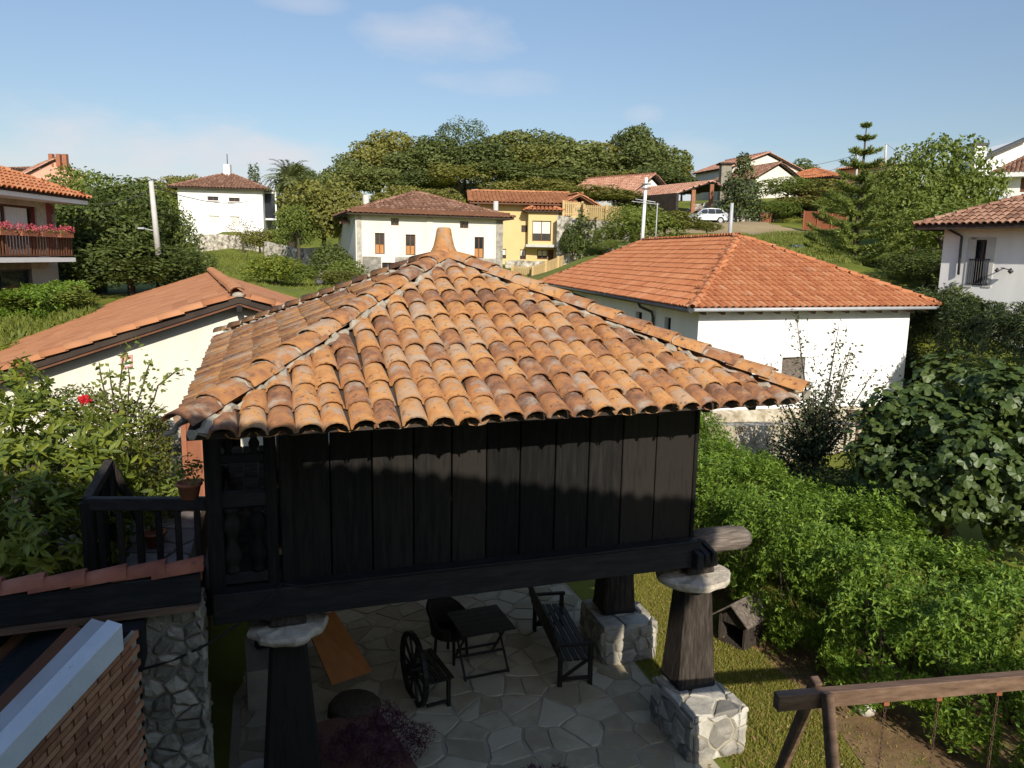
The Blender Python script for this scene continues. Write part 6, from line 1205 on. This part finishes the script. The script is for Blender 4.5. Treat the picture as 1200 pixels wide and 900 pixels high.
# ------------------------------------------------------------------ garden hedges and shrubs, near
def hedge(name, label, line, hgt, wid, n, L, Wd, mat_, z0f=.25, sprig=5, stems=True, topjit=.12, tops=None, lumpy=1.0):
    """clipped hedge along a plan line; leaves sit as small rosettes over its top and sides"""
    line = np.array(line, float); seg = np.linalg.norm(np.diff(line, axis=0), axis=1); cum = np.r_[0, np.cumsum(seg)]; Lt = cum[-1]
    t = thing(name, label, 'hedge', (*line[0], G0(*line[0])))
    def along(s):
        i = np.clip(np.searchsorted(cum, s, side='right')-1, 0, len(seg)-1); f = (s-cum[i])/seg[i]; p = line[i]+(line[i+1]-line[i])*f[:, None]; d = (line[i+1]-line[i])/seg[i][:, None]; return p, np.stack([-d[:, 1], d[:, 0]], 1)
    s = rng.uniform(0, Lt, n); p, nn = along(s); g = gz(p[:, 0], p[:, 1]); th = rng.uniform(-1, 1, n); face = rng.random(n)
    hgt = np.full(n, hgt) if tops is None else np.interp(s, cum, tops)-g; hh = hgt*(1+.05*np.sin(s*1.9)+.04*np.sin(s*4.3+1)); ww = wid/2*(1+.10*np.sin(s*2.7+2)+.07*np.sin(s*5.1))
    ang = rng.uniform(R_(-78), R_(258), n)      # round the section, open towards the ground
    ca, sa = np.cos(ang), np.sin(ang); ex = np.sign(ca)*np.abs(ca)**.55; ez = np.sign(sa)*np.abs(sa)**.55
    lump = 1+lumpy*(.10*np.sin(s*3.1+ang*3)+.08*np.sin(s*7.7+ang*5)+.06*np.sin(s*17+ang*11))+rng.normal(0, topjit*.5, n); r = lump*(1-.28*rng.random(n)**2.2)
    zc = hgt*(.5+z0f/2); x = ex*ww*r; z = zc+ez*(hh-zc)*r; k = z > z0f*hgt*(.6+.8*rng.random(n)); 
    P = np.stack([p[:, 0]+nn[:, 0]*x, p[:, 1]+nn[:, 1]*x, g+z], 1); O = np.stack([nn[:, 0]*ex, nn[:, 1]*ex, ez*.9+.35], 1); P, O = P[k], O[k]
    O /= np.linalg.norm(O, axis=1, keepdims=True); m = len(P); PP = np.repeat(P, sprig, 0); OO = np.repeat(O+rng.normal(0, .35, O.shape), sprig, 0); OO /= np.linalg.norm(OO, axis=1, keepdims=True)
    D_ = rng.normal(size=PP.shape); D_ -= OO*(D_*OO).sum(1, keepdims=True); D_ /= np.linalg.norm(D_, axis=1, keepdims=True); D_ += OO*rng.uniform(.1, .9, (len(PP), 1)); PP = PP+OO*rng.uniform(-.02, .03, (len(PP), 1))
    V, Fc = leaf_quads(PP, OO+rng.normal(0, .3, OO.shape), L, Wd, dirs=D_, jl=.3); V = V-np.array(t.location); o = link('foliage', np_mesh('foliage', V, Fc, mat_), t)
    if stems:
        mb = MB()
        for s_ in np.arange(.2, Lt, .4):
            q, w_ = along(np.array([s_+random.uniform(-.1, .1)])); q, w_ = q[0], w_[0]; gg = G0(*q)
            for j in range(2):
                f = random.uniform(-.6, .6)*wid/2; e = random.uniform(-.8, .8)*wid/2; mb.tube([(q[0]+w_[0]*f, q[1]+w_[1]*f, gg-.05), (q[0]+w_[0]*(f+e)/2, q[1]+w_[1]*(f+e)/2, gg+float(np.mean(hgt))*.35), (q[0]+w_[0]*e, q[1]+w_[1]*e, gg+float(np.mean(hgt))*.8)], [.02, .015, .008], 5)
        o = mb.build('stems', m_bark, t, world=True); o['kind'] = 'stuff'
    return t
hedge('privet_hedge', 'long bright green privet hedge right of the granary lawn', [(3.55, 18.6), (3.85, 15.5), (4.55, 13.2), (5.15, 11.3), (5.65, 9.8), (6.4, 8.5), (7.8, 6.9)], 2.12, 2.2, 40000, .074, .029, L_hedge, z0f=.06)
hedge('cypress_hedge', 'tall clipped conifer hedge between the white barn and the villa', [(17.2, 35), (15.4, 29), (14.4, 25), (14.25, 21), (14.5, 17), (14.8, 14)], 2.4, 1.7, 30000, .16, .045, L_conif, z0f=.0, sprig=4, stems=False, topjit=.05, lumpy=.3, tops=[4.8, 4.9, 4.8, 4.62, 4.35, 4.2])
hedge('box_hedge', 'low bright green hedge on the wall under the red house', [tuple(at(22, 372, 25.5)[:2]), tuple(at(60, 365, 27.5)[:2]), tuple(at(86, 360, 29.5)[:2])], .9, 1.2, 3000, .12, .06, L_hedge, z0f=.05, sprig=4, stems=False)
def ovate(name, L, Wd, mat_, fold=.18, droop=.15):
    V, Fc = [], []; n = 5
    for i in range(n+1):
        s = i/n; w = Wd/2*math.sin(math.pi*min(1, s*.94+.05))**.8 if 0 < i < n else .002; z = -droop*L*s*s; V += [(-w, L*s, z+fold*w), (0, L*s, z), (w, L*s, z+fold*w)]
    for i in range(n): b = i*3; Fc += [(b, b+1, b+4, b+3), (b+1, b+2, b+5, b+4)]
    return np.array(V), np.array(Fc)
def figleaf(L):
    pts = []
    for k in range(19):
        a = R_(-150+300*k/18); lob = .62+.38*abs(math.cos(a*1.55))**1.3; pts.append((math.sin(a)*L*.52*lob, L*.45+math.cos(a)*L*.52*lob, -.10*L*lob**2+.03*math.cos(5*a)*L))
    V = [(0, L*.42, .03*L)]+pts; Fc = [(0, i+1, i+2, 0) for i in range(18)]
    return np.array(V), np.array([f[:3] for f in Fc])
def big_leaves(t, blobs, n, base, mat_, nobj, shell=.5, up=.6, name='leaf', sc=(.7, 1.15), face=None, shoots=None):
    """large leaves: those turned to the viewer become single objects, the rest one mesh"""
    P, Nn = blob_points(blobs, n, shell=shell, nj=.45, up=up); fr = []
    if shoots is not None:                  # leaves gathered into shoots that point outwards
        ns = len(P)//shoots; P2, N2, D2 = [], [], []
        for i in range(ns):
            o = nrm(Nn[i]+rng.normal(0, .2, 3))
            for j in range(shoots): d = rng.normal(size=3); d -= o*(d@o); d = nrm(d)+o*random.uniform(.2, 1.3); P2.append(P[i]+o*random.uniform(-.06, .08)); D2.append(d); N2.append(nrm(o*1.2-nrm(d)*.3+rng.normal(0, .2, 3)))
        P, Nn, D_ = np.array(P2), np.array(N2), np.array(D2)
    else: D_ = rng.normal(size=P.shape)+np.array([0, 0, -.35])
    for p, n_, d in zip(P, Nn, D_):
        z = nrm(n_); y = nrm(d-z*(d@z)); x = np.cross(y, z); s = random.uniform(*sc); fr.append((np.stack([x, y, z], 1)*s, p))
    cv = nrm(_C-np.array(t.location)); key = [-(f[1]@cv)+random.uniform(-.3, .3) for f in fr]; order = np.argsort(key)
    V, Fc = base; me = np_mesh(name, V, Fc, mat_, False)
    for i in order[:nobj]:
        r, p = fr[i]; o = link(name, me, t); o.matrix_basis = Matrix([[*r[0], p[0]], [*r[1], p[1]], [*r[2], p[2]], [0, 0, 0, 1]])
    if len(order) > nobj:
        o = link('foliage', np_mesh('foliage', *many(base, [fr[i] for i in order[nobj:]]), mat_), t); o['kind'] = 'stuff'
# fig tree on the right
fc = at(1120, 520, 13.2); fz0 = G0(fc[0], fc[1]); fg = thing('fig_tree', 'big fig tree with broad lobed leaves at the right edge', 'tree', (fc[0], fc[1], fz0))
hf = at(1120, 400, 13.2)[2]-fz0
big_leaves(fg, crown_blobs((0.35, 0, hf*.52), (2.15, 1.8, hf*.47), 44, (.22, .34), low=-.9), 6400, figleaf(.22), L_fig, 298, shell=.6, up=.8, sc=(.7, 1.2)); trunk(fg, hf*.9, .10, 7, .45)
f2 = at(1215, 500, 12.0); g2 = thing('fig_tree', 'second fig crown cut off by the right picture edge', 'tree', (f2[0]+.9, f2[1], G0(f2[0], f2[1]))); hf2 = at(1200, 425, 12)[2]-G0(f2[0], f2[1])
big_leaves(g2, crown_blobs((0, 0, hf2*.56), (1.5, 1.4, hf2*.42), 26, (.25, .38), low=-.9), 3200, figleaf(.22), L_fig, 120, shell=.6, up=.8); trunk(g2, hf2*.9, .08, 6, .5)
# apple tree in front of the barn
ac = at(955, 540, 17.2); az0 = G0(ac[0], ac[1]); apt = thing('apple_tree', 'sparse upright apple tree in front of the white barn wall', 'tree', (ac[0], ac[1], az0)); hA = at(915, 368, 17.2)[2]-az0
mb = MB(); P, N_ = [], []; mb.tube([(0, 0, -.2), (0, 0, .9)], [.08, .06], 8)
for k in range(26):
    a = random.uniform(0, 6.28); lean = random.uniform(.08, .75); z1 = hA*random.uniform(.52, 1.0)*(1-lean*.4); 
    if k < 2: a, lean, z1 = (math.pi, .22, hA*1.0) if k == 0 else (.4, .12, hA*.95)
    q = np.array([math.cos(a)*lean*z1*.75, math.sin(a)*lean*z1*.6, z1]); m1 = np.array([q[0]*.45, q[1]*.45, z1*.5+.25]); mb.tube([(0, 0, .8), m1, q], [.035, .022, .006], 5)
    for s in np.linspace(.22, 1, int(26*z1/hA)+8):
        p = (np.array([0, 0, .8])*(1-s)**2+2*m1*s*(1-s)+q*s*s); 
        for _ in range(12 if s < .7 else 6): P.append(p+rng.normal(0, .10+.12*(1-s), 3)); N_.append(rng.normal(size=3)+[0, 0, .4])
mb.build('trunk', m_bark, apt); V, Fc = leaf_quads(np.array(P), np.array(N_), .095, .045); link('crown', np_mesh('crown', V, Fc, L_apple), apt)
for k in range(7):
    p = P[random.randrange(len(P))]; mb = MB(); mb.lathe([(.005, -.035), (.03, -.02), (.036, .0), (.028, .024), (.004, .028)], p*[.8, .8, .55], 8); mb.build('apple', m_yellow, apt)
for px, py, D, r_, lb_, ml in ((880, 560, 16.4, .75, 'yellowish shrub at the hedge end below the apple tree', L_oak2), (1000, 560, 16.0, .9, 'dark shrub between the apple tree and the fig', L_dark), (930, 520, 17.6, .9, 'dark undergrowth shrub round the apple trunk', L_apple), (1055, 600, 14.6, .9, 'dark leafy shrub below the fig tree', L_fig), (1040, 520, 17, .9, 'dark shrub behind the left side of the fig tree', L_dark)):
    p = at(px, py, D); z0 = G0(p[0], p[1]); bush('shrub', lb_, 'shrub', (p[0], p[1], z0), (r_, r_, max(.5, (p[2]-z0)*.62)), 16, 2300, .10, .05, ml)
# laurel, roses and shoots in the raised garden on the left
def gp(px, py, D): return at(px, py, D)
lc = gp(55, 590, 8.6); lz = 2.0; lt = thing('laurel_bush', 'glossy yellow-green laurel bush with long narrow leaves at the left edge', 'shrub', (lc[0], lc[1], lz))
bl = []
for px, py, D, r_ in ((10,470,10.2,.55),(60,500,10,.5),(25,520,9.4,.6),(90,520,9.6,.5),(130,540,9.5,.45),(60,560,8.9,.6),(10,570,8.6,.6),(110,580,9.0,.5),(35,610,8.2,.55),(80,620,8.3,.5),(0,630,7.8,.5),(60,650,7.9,.45),(100,640,8.4,.4),(20,660,7.6,.4),(140,600,9.6,.5),(-40,600,8.4,.7),(-40,520,9.2,.7),(-20,650,7.8,.5)): p = gp(px, py, D)-np.array(lt.location); bl.append((*p, r_, r_, r_))
big_leaves(lt, bl, 13000, ovate('leaf', .14, .042, L_laurel), L_laurel, 298, shell=.6, up=.5, shoots=8, sc=(.75, 1.2)); trunk(lt, 1.6, .06, 8, .9, name='stem')
rc = gp(150, 560, 10.8); rt_ = thing('rose_bush', 'tangled rose bush with reddish shoots and one red bloom against the cream wall', 'shrub', (rc[0], rc[1], 2.1)); bl = []
for px, py, D, r_ in ((150,500,11.4,.45),(120,490,11.6,.45),(180,510,11.6,.35),(165,540,11.2,.45),(130,530,11.2,.45),(185,560,11,.35),(150,580,10.8,.5),(180,595,10.8,.35),(90,480,11.8,.45),(130,600,10.6,.4),(165,610,10.5,.3)): p = gp(px, py, D)-np.array(rt_.location); bl.append((*p, r_, r_, r_*.9))
crown(rt_, bl, 15000, .062, .036, L_rose, 'foliage', shell=.75, nj=.8); trunk(rt_, 1.5, .035, 8, .8, name='stem')
p = gp(99, 468, 11.4)-np.array(rt_.location); crown(rt_, [(*p, .075, .075, .06)], 130, .055, .045, m_redrose, 'bloom', shell=.9); p = gp(140, 484, 11.2)-np.array(rt_.location); crown(rt_, [(*p, .06, .06, .04)], 60, .05, .04, leafmat('faded orange petal', [(.4,.12,.05),(.5,.2,.1)], .2), 'bloom', shell=.9)
mb = MB(); P, N_ = [], []                    # long leafy canes reaching up in front of the wall
for path in (((150,500),(140,455),(145,415),(160,403)),((150,500),(165,460),(172,435),(178,420)),((160,500),(180,470),(185,452),(205,436),(216,432)),((150,500),(125,470),(118,440),(116,424)),((75,500),(60,470),(45,440),(36,425),(30,418)),((150,500),(150,470),(152,445),(150,430)),((170,500),(190,480),(195,476)),((140,500),(130,450),(128,432))):
    pts = [gp(x, y, 11.0) for x, y in path]; mb.tube(pts, [.012]*(len(pts)-1)+[.005], 5)
    for a, b in zip(pts, pts[1:]):
        n = int(np.linalg.norm(b-a)/.016)
        for j in range(n): P.append(a+(b-a)*j/n+rng.normal(0, .05, 3)); N_.append(rng.normal(0, .5, 3)+[0, -.35, .8])
mb.build('canes', m_bark, rt_, world=True)['kind'] = 'stuff'; V, Fc = leaf_quads(np.array(P)-np.array(rt_.location), np.array(N_), .085, .055, jl=.3); link('cane_leaves', np_mesh('cane_leaves', V, Fc, L_mid), rt_)
p = gp(205, 560, 12.0); bush('shrub', 'wispy climbing shrub over the sunlit rubble wall', 'shrub', (p[0]-.1, p[1]-.2, 2.3), (.34, .3, .62), 12, 420, .07, .045, L_rose, shell=.9)
for px, py, D in ((120,655,9.3),(128,620,9.6),(200,600,10.6)): p = gp(px, py, D); bush('shrub', {120:'dark low plant behind the railing corner post',128:'leafy plant between the railing and the stair post',200:'small leafy plant at the foot of the sunlit wall'}[px], 'shrub', (p[0], p[1], 2.18), (.32, .3, .30), 9, 420, .10, .045, L_mid)
# ------------------------------------------------------------------ lawn and soil close by
sp_ = [at_z(x, y, 0)[:2] for x, y in ((834, 690), (862, 742), (905, 779), (945, 817), (985, 862), (1010, 905), (1030, 1000), (1300, 1000), (1280, 860), (1100, 800), (960, 740), (890, 690), (850, 650))]
drape('soil_bed', m_soil, sp_, .12, .006)
n = 170000; gx = rng.uniform(2.0, 5.2, n); gy = rng.uniform(5.5, 17.5, n); loc_a = (gx-GA[0])*_gx[0]+(gy-GA[1])*_gx[1]; poly = np.array(sp_)
ins = np.zeros(n, bool)
for i in range(len(poly)):
    x0, y0 = poly[i]; x1, y1 = poly[(i+1) % len(poly)]; m_ = ((y0 > gy) != (y1 > gy)) & (gx < (x1-x0)*(gy-y0)/((y1-y0) or 1e-9)+x0); ins ^= m_
k = (loc_a > .16) & ((~ins) | (rng.random(n) < .05)); gx, gy = gx[k], gy[k]; P = np.stack([gx, gy, gz(gx, gy)-.004], 1); n = len(P)
D_ = rng.normal(0, .55, (n, 3)); D_[:, 2] = 1; N_ = rng.normal(size=(n, 3)); N_[:, 2] *= .2
V, Fc = leaf_quads(P, N_, .05, .009, dirs=D_, jl=.5); tag(link('grass', np_mesh('grass', V, Fc, L_grass)), kind='stuff')
n = 1500; gx = rng.uniform(2.4, 4.6, n); gy = rng.uniform(8, 16, n); P = np.stack([gx, gy, gz(gx, gy)+.03], 1); V, Fc = leaf_quads(P, rng.normal(0, .3, (n, 3))+[0, 0, 1], .05, .03); tag(link('fallen_leaves', np_mesh('fallen_leaves', V, Fc, leafmat('dry leaf', [(.20,.12,.05),(.35,.25,.10)], .1))), kind='stuff')

# longer grass on the far lawns
def far_grass(poly_px, n, label=None):
    pts = np.array([at(x, y, D)[:2] for x, y, D in poly_px]); lo, hi = pts.min(0), pts.max(0); gx = rng.uniform(lo[0], hi[0], n); gy = rng.uniform(lo[1], hi[1], n); ins = np.zeros(n, bool)
    for i in range(len(pts)):
        x0, y0 = pts[i]; x1, y1 = pts[(i+1) % len(pts)]; m_ = ((y0 > gy) != (y1 > gy)) & (gx < (x1-x0)*(gy-y0)/((y1-y0) or 1e-9)+x0); ins ^= m_
    gx, gy = gx[ins], gy[ins]; n = len(gx); P = np.stack([gx, gy, gz(gx, gy)-.02], 1); D_ = rng.normal(0, .6, (n, 3)); D_[:, 2] = 1; N_ = rng.normal(size=(n, 3)); N_[:, 2] *= .3
    V, Fc = leaf_quads(P, N_, .20, .05, dirs=D_, jl=.7); tag(link('grass', np_mesh('grass', V, Fc, L_grass2)), kind='stuff')
L_grass2 = leafmat('meadow grass', [(.09,.12,.016),(.16,.19,.025),(.24,.24,.045)], .3)
far_grass([(238, 296, 74), (330, 296, 74), (405, 345, 45), (250, 345, 40)], 60000)
far_grass([(870, 272, 62), (990, 272, 66), (1010, 310, 42), (900, 310, 40), (860, 282, 55)], 60000)
far_grass([(0, 345, 34), (110, 340, 36), (110, 380, 24), (0, 420, 20)], 30000)
